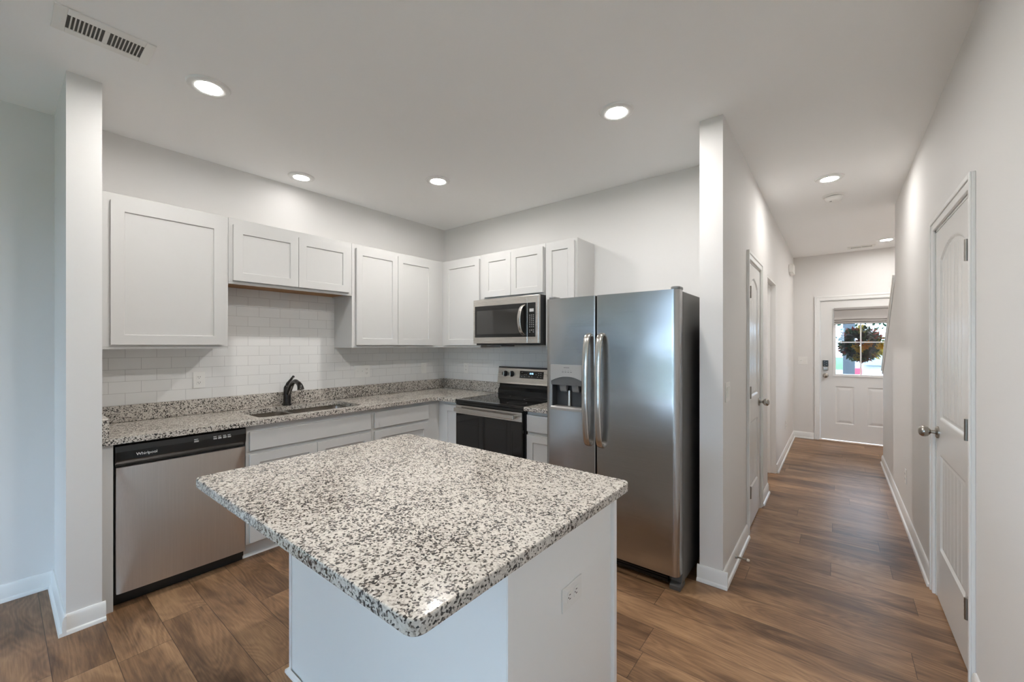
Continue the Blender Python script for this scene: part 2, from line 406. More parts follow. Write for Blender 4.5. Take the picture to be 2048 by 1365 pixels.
wall_y('wall_stairwell', FOY, FOY+0.12, 3.9, F, [], 'outer wall of the stairwell')
wall_x('wall_understair', 3.9, 4.0, R+0.12, FOY, [], 'end wall under the stairs')
wall_x('wall_bath', 5.75, 5.85, W, LK, [], 'inner wall of the room off the hallway')
wall_x('wall_closet', 4.25, 4.33, W, LK, [], 'inner wall behind the hall closet')
wall_y('wall_closet_right', R+0.62, R+0.70, 2.2, 3.9, [], 'inner wall of the right closet')
# knee wall of the stairs with its sloping cap
b = bm_new()
KT0, KT1 = 2.045, 1.105
prism(b, [(KNEE0, 0), (KNEE1, 0), (KNEE1, KT1), (KNEE0, KT0)], lambda y, z, d: (d, y, z), R, R+0.12)
struct('wall_stair', b, M['wall'], 'sloping knee wall beside the stairs near the front door', 'wall')
b = bm_new()
sl = (KT1-KT0)/(KNEE1-KNEE0); dz = 0.03
prism(b, [(KNEE0, KT0), (KNEE1+0.012, KT1+sl*0.012), (KNEE1+0.012, KT1+sl*0.012+dz), (KNEE0, KT0+dz)], lambda y, z, d: (d, y, z), R-0.018, R+0.138)
prism(b, [(KNEE0, KT0-0.045), (KNEE1, KT1-0.045), (KNEE1, KT1), (KNEE0, KT0)], lambda y, z, d: (d, y, z), R-0.010, R)
struct('trim_7', b, M['trim'], 'white sloping cap on the stair knee wall', 'trim', bevel=0.003)
b = bm_new()
for i in range(10): box(b, R+0.125, FOY-0.005, 4.01, 6.50-i*0.25, i*0.187, (i+1)*0.187)
struct('stairs', b, M['floor'], 'wooden steps rising behind the knee wall', 'stairs')

# baseboards: board with eased top plus shoe moulding
BH = 0.093
def baseboard(name, runs, label, capL=True):
    b = bm_new()
    prof = [(0, 0), (0.027, 0), (0.027, 0.006), (0.0235, 0.015), (0.0145, 0.019), (0.0145, BH-0.022), (0.0115, BH-0.014), (0.0105, BH-0.006), (0.006, BH), (0, BH)]
    for ax, p, s, u0, u1 in runs:      # ax: axis the run follows, p: wall plane, s: side it faces
        if ax == 'y': prism(b, prof, lambda d, z, u: (p+s*d, u, z), u0, u1)
        else: prism(b, prof, lambda d, z, u: (u, p+s*d, z), u0, u1)
    return struct(name, b, M['trim'], label, 'baseboard', smooth=35)
e = 0.027
baseboard('baseboard_left', [('y', W, 1, REAR, SW[0]), ('y', W, 1, SW[0], 0.2105)], 'white baseboard on left wall short of the wing wall')
baseboard('baseboard_wing', [('x', 0.2105, -1, W+0.001, -2.9455+e), ('y', -2.9455, 1, 0.2105, 0.348)], 'white baseboard wrapping the end of the wing wall')
baseboard('baseboard_stub', [('x', STUB, -1, LK-0.012, L+e), ('y', L, 1, STUB, 3.395)], 'white baseboard wrapping the wall stub beside the refrigerator')
baseboard('baseboard_hall', [('y', L, 1, 4.139, 4.545)], 'short white baseboard between closet door and open doorway')
baseboard('baseboard_entry', [('y', L, 1, 5.292, F), ('x', F, -1, L, -0.255)], 'white baseboard along hall corner beside the front door')
baseboard('baseboard_right', [('y', R, -1, 3.345, KNEE1)], 'white baseboard on right wall beyond the closet door')
baseboard('baseboard_near', [('y', R, -1, REAR, 2.420)], 'white baseboard on right wall before the closet door')
baseboard('baseboard_rear', [('x', REAR, 1, W, PD[0]-0.06), ('x', REAR, 1, PD[1]+0.06, R)], 'white baseboard under the rear wall')

# ------------------------------------------------------------------ hinged plank doors
def panel_depth(u, z, pans, pw):
    """depth below the door face at (u,z); pans: (u0,u1,z0,z1,arch,planks)"""
    for u0, u1, z0, z1, arch, planks in pans:
        uc = (u0+u1)/2; hw = (u1-u0)/2
        zt = z1 + arch*(1-((u-uc)/hw)**2) if arch else z1
        s = min(u-u0, u1-u, z-z0, zt-z)
        if s <= 0: continue
        if planks:
            if s < 0.012: d = 0.009*math.sin(s/0.012*PI/2)
            elif s < 0.026: d = 0.009-0.003*(s-0.012)/0.014
            else:
                d = 0.006
                k = (u-u0-0.026) % pw; k = min(k, pw-k)
                if k < 0.006: d += 0.0035*(1-k/0.006)
            return d
        if s < 0.010: return 0.008*s/0.010
        if s < 0.018: return 0.008
        if s < 0.048: return 0.008-0.007*(s-0.018)/0.030
        return 0.001
    return 0.0
def slab_mesh(b, face, u0, u1, z0, z1, thick, pans, nu, nz, pw=0.075, us=None, zs=None):
    us = us or [u0+(u1-u0)*i/nu for i in range(nu+1)]
    zs = zs or [z0+(z1-z0)*j/nz for j in range(nz+1)]
    g = [[b.verts.new(P3(face, u, -panel_depth(u, z, pans, pw), z)) for z in zs] for u in us]
    for i in range(len(us)-1):
        for j in range(len(zs)-1): b.faces.new((g[i][j], g[i+1][j], g[i+1][j+1], g[i][j+1]))
    # back and rim
    bk = [b.verts.new(P3(face, u, -thick, z)) for u, z in ((u0, z0), (u1, z0), (u1, z1), (u0, z1))]
    b.faces.new(bk)
    rim = [[g[i][0] for i in range(len(us))], [g[-1][j] for j in range(len(zs))], [g[i][-1] for i in reversed(range(len(us)))], [g[0][j] for j in reversed(range(len(zs)))]]
    for k in range(4): b.faces.new(rim[k] + [bk[(k+1) % 4], bk[k]])
def fine(lo, hi, step, marks):
    n = int(round((hi-lo)/step)); return [lo+(hi-lo)*i/n for i in range(n+1)]
def knob(parent, face, u, z, back):
    """round rose and oval passage knob"""
    ax = Vector(P3(face, u, 1, z)) - Vector(P3(face, u, 0, z))
    b = bm_new(); lathe(b, [(0.0, 0.0), (0.033, 0.0), (0.033, 0.006), (0.027, 0.011), (0.014, 0.014), (0.0, 0.014)], P3(face, u, back, z), ax)
    k = obj('door_knob', b, M['nickel'], parent, smooth=40)
    b = bm_new(); lathe(b, [(0.010, 0.0), (0.010, 0.018), (0.016, 0.022), (0.026, 0.030), (0.0305, 0.042), (0.029, 0.054), (0.021, 0.064), (0.010, 0.068), (0.0, 0.069)], P3(face, u, back+0.012, z), ax)
    obj('knob_grip', b, M['nickel'], k, smooth=40)
def hinge(parent, face, u, z, back):
    b = bm_new()
    p = Vector(P3(face, u, back+0.015, z-0.045)); cyl(b, p, 0.0075, 0.09, seg=12)
    for kz in (-0.027, -0.009, 0.009, 0.027): lathe(b, [(0.0081, 0), (0.0081, 0.0012)], P3(face, u, back+0.015, z+kz-0.0006), seg=12)
    fb(b, face, u-0.004, u+0.020, back-0.001, back+0.0095, z-0.044, z+0.044)
    obj('hinge', b, M['hinge'], parent, smooth=40)
def casing(name, face, u0, u1, ztop, label, w=0.060):
    b = bm_new()
    for a, c in ((u0-w, u0), (u1, u1+w)):
        fb(b, face, a, c, 0, 0.013, 0, ztop+w)
    fb(b, face, u0, u1, 0, 0.013, ztop, ztop+w)
    # thicker outer band (colonial profile)
    for a, c in ((u0-w, u0-w+0.022), (u1+w-0.022, u1+w)): fb(b, face, a, c, 0.012, 0.019, 0, ztop+w)
    fb(b, face, u0-w+0.022, u1+w-0.022, 0.012, 0.019, ztop+w-0.022, ztop+w)
    return struct(name, b, M['trim'], label, 'trim', bevel=0.003)
def jamb(b, face, u0, u1, ztop, depth, t=0.017):
    fb(b, face, u0, u0+t, -depth, 0.0, 0, ztop); fb(b, face, u1-t, u1, -depth, 0.0, 0, ztop); fb(b, face, u0, u1, -depth, 0.0, ztop-t, ztop)

def plank_door(name, face, u0, u1, hinge_side, label, zb=0.012, zt=2.032):
    b = bm_new()
    st = 0.105
    pans = [(u0+st, u1-st, 1.005, 1.865, 0.068, True), (u0+st, u1-st, 0.295, 0.805, 0.0, True)]
    slab_mesh(b, face, u0, u1, zb, zt, 0.035, pans, 0, 0, us=fine(u0, u1, 0.003, None), zs=fine(zb, zt, 0.006, None))
    o = obj(name, b, M['door'], None, smooth=30, kind='structure', label=label, cat='door')
    hu, ku = (u0, u1-0.062) if hinge_side < 0 else (u1, u0+0.062)
    for z in (0.305, 1.050, 1.800): hinge(o, face, hu-0.002 if hinge_side < 0 else hu+0.002, z, 0.0)
    knob(o, face, ku, 0.925, 0.0)
    return o
FL = ('X', L); FR = ('-X', R)
plank_door('door_1', ('X', L-0.001), D1[0]+0.020, D1[1]-0.020, -1, 'narrow white arched panel door in hallway left wall')
plank_door('door_2', ('-X', R+0.001), D2[0]+0.020, D2[1]-0.020, -1, 'white arched panel door in the right wall')
for nm, fc, dd, lab in (('trim_1', FL, D1, 'white casing around the hallway left closet door'), ('trim_2', FR, D2, 'white casing around the right wall door')):
    casing(nm, fc, dd[0]+0.005, dd[1]-0.005, dd[3]-0.005, lab, 0.058)
b = bm_new(); jamb(b, FL, *D1[:2], D1[3], 0.127); struct('trim_3', b, M['trim'], 'white jamb of the hallway closet door', 'trim')
b = bm_new(); jamb(b, FR, *D2[:2], D2[3], 0.12); struct('trim_4', b, M['trim'], 'white jamb of the right wall door', 'trim')
b = bm_new(); jamb(b, FL, *OPN[:2], OPN[3], 0.127, 0.018)
for u0, u1 in ((OPN[0]+0.018, OPN[0]+0.030), (OPN[1]-0.030, OPN[1]-0.018)): fb(b, FL, u0, u1, -0.085, -0.05, 0, OPN[3]-0.018)
fb(b, FL, OPN[0]+0.018, OPN[1]-0.018, -0.085, -0.05, OPN[3]-0.030, OPN[3]-0.018)
struct('trim_5', b, M['trim'], 'white jamb lining the open hallway doorway', 'trim', bevel=0.002)

# ------------------------------------------------------------------ front door
FF = ('-Y', F+0.012)
d0, d1 = -0.179, 0.735
GX0, GX1, GZ0, GZ1 = 0.0, 0.556, 0.985, 1.905
b = bm_new()
pans = [(-0.004, 0.206, 0.265, 0.805, 0, False), (0.350, 0.560, 0.265, 0.805, 0, False)]
slab_mesh(b, FF, d0, d1, 0.022, GZ0-0.03, 0.044, pans, 0, 0, us=fine(d0, d1, 0.005, None), zs=fine(0.022, GZ0-0.03, 0.005, None))
fb(b, FF, d0, GX0-0.03, -0.044, 0, GZ0-0.03, 2.050); fb(b, FF, GX1+0.03, d1, -0.044, 0, GZ0-0.03, 2.050); fb(b, FF, GX0-0.03, GX1+0.03, -0.044, 0, GZ1+0.03, 2.050)
fd = obj('door_3', b, M['fdoor'], None, smooth=30, kind='structure', label='white front door with half window at hallway end', cat='door')
b = bm_new()
for a, c, z0, z1 in ((GX0-0.036, GX0, GZ0-0.036, GZ1+0.036), (GX1, GX1+0.036, GZ0-0.036, GZ1+0.036), (GX0, GX1, GZ0-0.036, GZ0), (GX0, GX1, GZ1, GZ1+0.036)):
    fb(b, FF, a, c, -0.054, 0.012, z0, z1)
obj('window_frame', b, M['trim'], fd, bevel=0.004)
b = bm_new(); fb(b, FF, 0.270, 0.286, -0.028, -0.012, GZ0, GZ1); fb(b, FF, GX0, GX1, -0.028, -0.012, 1.438, 1.454)
obj('window_grille', b, M['trim'], fd, bevel=0.002)
b = bm_new(); fb(b, FF, GX0, GX1, -0.034, -0.029, GZ0, GZ1); obj('window_pane', b, M['doorglass'], fd)
knob(fd, FF, -0.118, 0.955, 0.0)
b = bm_new(); fb(b, FF, -0.152, -0.086, 0, 0.022, 1.090, 1.182); kp = obj('keypad_lock', b, M['black'], fd, bevel=0.005, label='black keypad over satin nickel deadbolt')
b = bm_new(); fb(b, FF, -0.150, -0.088, 0, 0.024, 1.035, 1.090); obj('lock_plate', b, M['nickel'], kp, bevel=0.006)
b = bm_new(); lathe(b, [(0.019, 0), (0.019, 0.012), (0.015, 0.016), (0.0, 0.016)], P3(FF, -0.119, 0.024, 1.062), (0, -1, 0)); obj('lock_cylinder', b, M['nickel'], kp, smooth=40)
for i in range(5):
    b = bm_new(); cyl(b, P3(FF, -0.119+(0.012 if i % 2 else -0.012), 0.022, 1.105+i*0.015), 0.0035, 0.0012, (0, -1, 0), 10); obj('key_button', b, M['printgrey'], kp)
casing('trim_6', ('-Y', F), FD[0]+0.012, FD[1]-0.012, FD[3]-0.012, 'white casing around the front door', 0.062)
b = bm_new()
for a, c in ((FD[0], d0-0.003), (d1+0.003, FD[1])): fb(b, ('-Y', F), a, c, -0.14, 0.0, 0, FD[3])
fb(b, ('-Y', F), d0-0.003, d1+0.003, -0.14, 0.0, 2.054, FD[3])
fb(b, ('-Y', F), FD[0], FD[1], -0.14, -0.062, 2.02, 2.054)
for a, c in ((FD[0], d0+0.02), (d1-0.02, FD[1])): fb(b, ('-Y', F), a, c, -0.139, -0.062, 0, 2.054)
struct('trim_8', b, M['trim'], 'white jamb of the front door', 'trim')
b = bm_new(); fb(b, ('-Y', F), FD[0]+0.002, FD[1]-0.002, -0.13, 0.03, 0.0, 0.014)
struct('trim_9', b, M['threshold'], 'tan threshold strip under the front door', 'trim', bevel=0.004)
# roman shade
t = thing('roman_shade', (0.272, F, 1.70), 'grey folded fabric shade on the front door window', 'shade')
b = bm_new(); fb(b, FF, -0.022, 0.585, 0.013, 0.040, 1.915, 1.945); obj('head_rail', b, M['fabric'], t, bevel=0.004)
b = bm_new()
prof = [(0.030, 1.93), (0.028, 1.87), (0.026, 1.82), (0.030, 1.795), (0.040, 1.785), (0.046, 1.772), (0.036, 1.762), (0.030, 1.764), (0.044, 1.752), (0.050, 1.742), (0.040, 1.733), (0.032, 1.735), (0.046, 1.722), (0.050, 1.712), (0.040, 1.704), (0.030, 1.704), (0.022, 1.715), (0.022, 1.93)]
nx = 24; lp = []
for i in range(nx+1):
    u = -0.018+0.599*i/nx
    lp.append([P3(FF, u, d+0.002*math.sin(u*31+z*9), z+0.004*math.sin(u*9)*(1 if z < 1.8 else 0)+0.006*(u/0.6)) for d, z in prof])
rings(b, lp); obj('folded_fabric', b, M['fabric'], t, smooth=50)

# ------------------------------------------------------------------ windows behind the camera
def big_window(name, face, u0, u1, z0, z1, mull, depth, label):
    b = bm_new(); w = 0.06
    fb(b, face, u0, u0+w, -depth, 0.01, z0, z1); fb(b, face, u1-w, u1, -depth, 0.01, z0, z1)
    fb(b, face, u0+w, u1-w, -depth, 0.01, z0, z0+w); fb(b, face, u0+w, u1-w, -depth, 0.01, z1-w, z1)
    for m_ in mull: fb(b, face, m_-0.035, m_+0.035, -depth*0.7, -0.02, z0+w, z1-w)
    o = struct(name, b, M['trim'], label, 'window', bevel=0.003)
    b = bm_new(); fb(b, face, u0+w, u1-w, -depth*0.5-0.003, -depth*0.5+0.003, z0+w, z1-w); obj('window_pane', b, M['glass'], o)
    return o
big_window('window_1', ('Y', REAR), PD[0], PD[1], PD[2], PD[3], [PD[0]+1.18, PD[0]+2.36], 0.12, 'sliding glass patio door in the rear wall')
big_window('window_2', ('X', W), SW[0], SW[1], SW[2], SW[3], [SW[0]+1.22, SW[0]+2.43], 0.12, 'wide window in the left wall behind the camera')
big_window('added_window', ('-X', R), RW[0], RW[1], RW[2], RW[3], [(RW[0]+RW[1])/2], 0.10, 'added unseen window in the right wall behind the camera')  # extra opening added to bring in daylight from the right
for nm, loc, rot, sx, sy in (('portal_right', (R+0.14, (RW[0]+RW[1])/2, (RW[2]+RW[3])/2), (0, PI/2, 0), RW[3]-RW[2], RW[1]-RW[0]),
                             ('portal_rear', ((PD[0]+PD[1])/2, REAR-0.17, (PD[2]+PD[3])/2), (-PI/2, 0, 0), PD[1]-PD[0], PD[3]-PD[2]),
                             ('portal_left', (W-0.17, (SW[0]+SW[1])/2, (SW[2]+SW[3])/2), (0, -PI/2, 0), SW[3]-SW[2], SW[1]-SW[0]),
                             ('portal_front', (0.278, F+0.16, 1.45), (PI/2, 0, PI) if 0 else (-PI/2, 0, PI), 0.6, 0.95)):
    ld = bpy.data.lights.new(nm, 'AREA'); ld.shape = 'RECTANGLE'; ld.size = sx; ld.size_y = sy; ld.cycles.is_portal = True
    lo = bpy.data.objects.new(nm, ld); COL.objects.link(lo); lo.location = loc; lo.rotation_euler = rot

# ------------------------------------------------------------------ recessed ceiling lights, detector, vents
def can(x, y, label, lens='canlens'):
    t = thing('recessed_light', (x, y, CEIL-0.014), label, 'ceiling light', 'recessed ceiling lights')
    b = bm_new(); lathe(b, [(0.0568, 0.0045), (0.0580, 0.0025), (0.070, 0.0005), (0.080, 0.0005), (0.091, 0.0045), (0.096, 0.0138), (0.0568, 0.0138)], (x, y, CEIL-0.014), seg=40); obj('trim_ring', b, M['trim'], t, smooth=40)
    b = bm_new(); lathe(b, [(0.0, 0.0040), (0.0564, 0.0040), (0.0564, 0.0090), (0.0, 0.0090)], (x, y, CEIL-0.014), seg=40); obj('lens', b, M[lens], t)
for x, y, *lab in ((-2.546, 0.680, 'glowing recessed ceiling light nearest the ceiling vent and wing wall', 'winglens'),
                  (-3.335, 1.499, 'small glowing recessed ceiling light close to the wall over the sink', 'sinklens'),
                  (-2.538, 2.220, 'glowing recessed ceiling light nearest the kitchen corner', 'dimlens'),
                  (-0.985, 2.195, 'glowing recessed ceiling light in front of the refrigerator', 'dimlens'),
                  (-0.040, 4.124, 'glowing recessed hallway ceiling light beside the smoke detector', 'halllens'),
                  (0.500, 6.950, 'glowing recessed ceiling light in the entry before the front door', 'halllens'),
                  (-0.985, 0.68, 'unseen recessed ceiling light above the camera side of the island', 'islelens'),  # out of view, added to complete the kitchen light grid
                  (1.05, 5.9, 'added unseen ceiling light over the stairs'),  # lamp added out of view to brighten hall and entry
                  (-1.7, 5.05, 'added unseen ceiling light in the room off the hallway')): can(x, y, *lab)  # lamp added out of view to light the open doorway
t = thing('smoke_detector', (-0.016, 4.628, CEIL-0.055), 'round white smoke detector on the hallway ceiling', 'smoke detector')
sd = (-0.016, 4.628, CEIL-0.055)
b = bm_new(); lathe(b, [(0.0, 0.040), (0.072, 0.040), (0.078, 0.044), (0.078, 0.0549), (0.0, 0.0549)], sd, seg=36); obj('base_plate', b, M['plate'], t, smooth=40)
b = bm_new(); lathe(b, [(0.0, 0.035), (0.061, 0.035), (0.061, 0.0398), (0.0, 0.0398)], sd, seg=36); obj('shadow_gap', b, M['grey'], t)  # grey disc stands in for the shadow line under the cover
b = bm_new(); lathe(b, [(0.0, 0.0), (0.040, 0.0), (0.056, 0.008), (0.066, 0.024), (0.068, 0.0348), (0.0, 0.0348)], sd, seg=36); obj('sensor_cover', b, M['plate'], t, smooth=40)
b = bm_new(); cyl(b, (sd[0]-0.02, sd[1]-0.02, sd[2]-0.002), 0.009, 0.0025); obj('test_button', b, M['grey'], t)
def vent(x0, x1, y0, y1, along, label):
    t = thing('ceiling_vent', ((x0+x1)/2, (y0+y1)/2, CEIL-0.012), label, 'air vent', 'ceiling air vents')
    b = bm_new(); box(b, x0+0.02, x1-0.02, y0+0.02, y1-0.02, CEIL-0.0035, CEIL-0.0005); obj('duct_opening', b, M['slot'], t)
    L0, L1, S0, S1 = (y0, y1, x0, x1) if along == 'y' else (x0, x1, y0, y1)
    def bx(b, l0, l1, s0, s1, z0, z1):
        if along == 'y': box(b, s0, s1, l0, l1, z0, z1)
        else: box(b, l0, l1, s0, s1, z0, z1)
    b = bm_new(); z0, z1 = CEIL-0.0065, CEIL-0.0002
    bx(b, L0, L0+0.038, S0, S1, z0, z1); bx(b, L1-0.034, L1, S0, S1, z0, z1)
    bx(b, L0+0.038, L1-0.034, S0, S0+0.040, z0, z1); bx(b, L0+0.038, L1-0.034, S1-0.046, S1, z0, z1)
    mid = (L0+0.038+L1-0.034)/2; bx(b, mid-0.008, mid+0.008, S0+0.040, S1-0.046, z0, z1)
    obj('vent_frame', b, M['plate'], t, bevel=0.002)
    n = 9
    for a, c in ((L0+0.038, mid-0.008), (mid+0.008, L1-0.034)):
        b = bm_new()
        for i in range(1, n):
            u = a+(c-a)*i/n; sgn = 1
            p = [(u-0.0024, CEIL-0.0068), (u-0.0012, CEIL-0.0068), (u+0.0030, CEIL-0.0034), (u+0.0018, CEIL-0.0034)]
            if along == 'y': prism(b, p, lambda l, z, d: (d, l, z), S0+0.040, S1-0.046)
            else: prism(b, p, lambda l, z, d: (l, d, z), S0+0.040, S1-0.046)
        obj('louvre', b, M['plate'], t)
    b = bm_new(); bx(b, L0+0.022, L0+0.026, (S0+S1)/2-0.018, (S0+S1)/2+0.012, CEIL-0.016, CEIL-0.006); obj('damper_lever', b, M['plate'], t)
vent(-2.580, -2.388, 0.140, 0.446, 'y', 'white louvred ceiling vent in the kitchen near the wing wall')
vent(0.125, 0.415, 7.200, 7.350, 'x', 'small white ceiling vent above the front door')

# ------------------------------------------------------------------ outlets and switches
def duplex(parent, face, u, z, horiz=False):
    for s in (-1, 1):
        b = bm_new()
        cu, cz = (u+s*0.0195, z) if horiz else (u, z+s*0.0195)
        w, h = (0.0135, 0.0165) if horiz else (0.0165, 0.0135)
        prism(b, rrect(cu-w, cu+w, cz-h, cz+h, 0.006, 3), lambda a, c, d: P3(face, a, d, c), 0.005, 0.0072)
        r = obj('receptacle', b, M['plate'], parent)
        b = bm_new()
        for k in (-1, 1):
            if horiz: fb(b, face, cu-0.004, cu+0.004, 0.0072, 0.0076, cz+k*0.0062-0.0012, cz+k*0.0062+0.0012)
            else: fb(b, face, cu+k*0.0062-0.0012, cu+k*0.0062+0.0012, 0.0072, 0.0076, cz-0.001, cz+0.007)
        if horiz: cyl(b, P3(face, cu-0.008, 0.0071, cz), 0.0023, 0.0006, Vector(P3(face, 0, 1, 0))-Vector(P3(face, 0, 0, 0)), 8)
        else: cyl(b, P3(face, cu, 0.0071, cz-0.0065), 0.0023, 0.0006, Vector(P3(face, 0, 1, 0))-Vector(P3(face, 0, 0, 0)), 8)
        obj('slots', b, M['slot'], r)
def rocker(parent, face, u, z):
    b = bm_new(); fb(b, face, u-0.0168, u+0.0168, 0.004, 0.0062, z-0.0335, z+0.0335); r = obj('switch_frame', b, M['plate'], parent, bevel=0.0008)
    b = bm_new(); prism(b, [(0.0062, z-0.031), (0.0068, z-0.031), (0.0105, z+0.031), (0.0062, z+0.031)], lambda d, zz, a: P3(face, a, d, zz), u-0.0145, u+0.0145); obj('rocker', b, M['plate'], r)
def toggle(parent, face, u, z):
    b = bm_new(); fb(b, face, u-0.005, u+0.005, 0.005, 0.0065, z-0.012, z+0.012)
    prism(b, [(0.006, z-0.004), (0.018, z+0.006), (0.018, z+0.011), (0.006, z+0.006)], lambda d, zz, a: P3(face, a, d, zz), u-0.0042, u+0.0042); obj('toggle', b, M['plate'], parent)
def plate(name, face, u, z, gangs, items, label, cat, horiz=False):
    w = 0.035+0.023*(gangs-1); h = 0.0575
    if horiz: w, h = h, w
    loc = P3(face, u, 0, z-h); t = thing(name, loc, label, cat, 'white wall outlets' if cat == 'outlet' else 'white light switches')
    b = bm_new(); fb(b, face, u-w, u+w, 0.0005, 0.0055, z-h, z+h); obj('cover_plate', b, M['plate'], t, bevel=0.002)
    for i, it in enumerate(items):
        uu = u+(i-(len(items)-1)/2)*0.046
        if it == 'o': duplex(t, face, uu, z, horiz)
        elif it == 'r': rocker(t, face, uu, z)
        elif it == 't': toggle(t, face, uu, z)
    return t
TA = ('X', W+0.008); TB = ('-Y', D-0.008)
plate('wall_outlet', TA, 0.896, 1.155, 1, ['o'], 'white outlet on tile above the dishwasher', 'outlet')
plate('light_switch', TA, 2.175, 1.152, 3, ['t', 't', 'o'], 'wide white three gang switch and outlet plate on sink tile', 'switch')
plate('light_switch', TA, 2.920, 1.152, 1, ['r'], 'narrow white switch on tile near the kitchen corner', 'switch')
plate('wall_outlet', TB, -3.222, 1.152, 1, ['o'], 'white outlet on tile left of the range', 'outlet')
plate('wall_outlet', ('X', -0.638), 1.092, 0.643, 1, ['o'], 'white sideways outlet on the island side panel', 'outlet', horiz=True)
plate('light_switch', FL, 2.722, 1.122, 2, ['r', 'r'], 'white switch plate on hallway wall beside the refrigerator stub', 'switch')
plate('wall_outlet', FL, 6.35, 0.37, 1, ['o'], 'white outlet low on hallway left wall near the front door', 'outlet')
plate('wall_outlet', FR, 4.50, 0.355, 1, ['o'], 'white outlet low on right wall beyond the closet door', 'outlet')
plate('light_switch', ('-Y', F), -0.392, 1.172, 2, ['t', 'r'], 'white double switch plate beside the front door', 'switch')
t = thing('door_chime', (L, 6.95, 2.405), 'white door chime box high on hallway left wall', 'door chime')
b = bm_new(); fb(b, FL, 6.84, 7.06, 0.001, 0.055, 2.405, 2.535); ch = obj('chime_cover', b, M['plate'], t, bevel=0.006)
b = bm_new(); fb(b, FL, 6.80, 6.84, 0.001, 0.045, 2.42, 2.52); obj('chime_side', b, M['plate'], t, bevel=0.004)
# spring door stop
t = thing('door_stop', (L+0.0145, 2.90, 0.058), 'small metal spring door stop on the stub baseboard', 'door stop')
b = bm_new(); lathe(b, [(0.0, 0.0005), (0.011, 0.0005), (0.008, 0.012), (0.0, 0.012)], (L+0.0145, 2.90, 0.062), (1, 0, 0), 16); obj('stop_base', b, M['nickel'], t, smooth=40)
b = bm_new(); lathe(b, [(0.0045+0.0012*(i % 2), 0.010+i*0.0017) for i in range(32)], (L+0.0145, 2.90, 0.062), (1, 0, 0), 12); obj('spring', b, M['nickel'], t)
b = bm_new(); lathe(b, [(0.0, 0.0635), (0.0075, 0.0635), (0.008, 0.072), (0.005, 0.078), (0.0, 0.078)], (L+0.0145, 2.90, 0.062), (1, 0, 0), 14); obj('rubber_tip', b, M['rubber'], t, smooth=40)

# ------------------------------------------------------------------ tiled backsplashes
b = bm_new(); box(b, W+0.0005, W+0.008, 0.3355, D-0.0005, 0.90, 1.86)
struct('trim_10', b, M['tile_a'], 'white subway tile backsplash on the sink wall', 'backsplash')
b = bm_new(); box(b, W+0.0085, -1.56, D-0.008, D-0.0005, 0.90, 1.45)
struct('trim_11', b, M['tile_b'], 'white subway tile backsplash behind the range', 'backsplash')

# ------------------------------------------------------------------ cabinets
def shaker(parent, face, u0, u1, z0, z1, rail=0.058, d=0.0, name='door'):
    b = bm_new(); T = 0.019
    u0 += 0.0005; u1 -= 0.0005
    us = [u0, u0+rail, u1-rail, u1]; zs = [z0, z0+rail, z1-rail, z1]
    def q(pts): b.faces.new([b.verts.new(P3(face, *p)) for p in pts])
    for i in range(3):
        for j in range(3):
            if i == 1 and j == 1: continue
            q([(us[i], d+T, zs[j]), (us[i+1], d+T, zs[j]), (us[i+1], d+T, zs[j+1]), (us[i], d+T, zs[j+1])])
    r = 0.0085; e = 0.0015
    a = [(us[1], zs[1]), (us[2], zs[1]), (us[2], zs[2]), (us[1], zs[2])]
    c = [(us[1]+e, zs[1]+e), (us[2]-e, zs[1]+e), (us[2]-e, zs[2]-e), (us[1]+e, zs[2]-e)]
    for k in range(4):
        n = (k+1) % 4; q([(a[k][0], d+T, a[k][1]), (a[n][0], d+T, a[n][1]), (c[n][0], d+T-r, c[n][1]), (c[k][0], d+T-r, c[k][1])])
    q([(p[0], d+T-r, p[1]) for p in c])
    o = [(u0, z0), (u1, z0), (u1, z1), (u0, z1)]
    for k in range(4):
        n = (k+1) % 4; q([(o[k][0], d, o[k][1]), (o[n][0], d, o[n][1]), (o[n][0], d+T, o[n][1]), (o[k][0], d+T, o[k][1])])
    q([(p[0], d, p[1]) for p in o])
    bmesh.ops.remove_doubles(b, verts=b.verts[:], dist=1e-5)
    return obj(name, b, M['cab'], parent, bevel=0.0012, seg=1)
def slabfront(parent, face, u0, u1, z0, z1, d=0.0, name='drawer_front'):
    b = bm_new(); fb(b, face, u0, u1, d, d+0.019, z0, z1); return obj(name, b, M['cab'], parent, bevel=0.003)
UZ0, UZ1 = 1.381, 2.284
UF = ('X', W+0.305); VF = ('-Y', D-0.305)
def upper(label, box6, face, doors, wood=False, z0=UZ0, frame_lip=True):
    x0, x1, y0, y1 = box6
    t = thing('wall_cabinet', ((x0+x1)/2, (y0+y1)/2, z0), label, 'cabinet', 'white wall cabinets')
    b = bm_new()
    # carcass: a box open below by a lip, so the bottom panel sits slightly recessed
    zb = z0+0.012
    box(b, x0, x1, y0, y1, zb, UZ1)
    u0, u1 = (y0, y1) if face[0] == 'X' else (x0, x1)
    obj('carcass', b, M['cab'], t, bevel=0.001, seg=1)
    b = bm_new(); fb(b, face, u0, u1, -0.019, 0.0005, z0, zb-0.0003); 
    for a, c in ((u0, u0+0.016), (u1-0.016, u1)): fb(b, face, a, c, -0.30, -0.019, z0, zb-0.0003)
    obj('bottom_rail', b, M['cab'], t)
    b = bm_new(); fb(b, face, u0+0.0162, u1-0.0162, -0.30, -0.0192, zb-0.003, zb-0.0004)
    obj('bottom_panel', b, M['wood'] if wood else M['cab'], t, label='raw wood underside' if wood else None)
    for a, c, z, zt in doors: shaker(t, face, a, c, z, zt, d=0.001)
    return t
G = 0.0007
xw = W+0.0085; yw = D-0.0085
upper('large white single door wall cabinet left of the sink window gap', (xw, W+0.305, 0.3355, 0.986-G), UF, [(0.405, 0.958, 1.406, 2.240)])
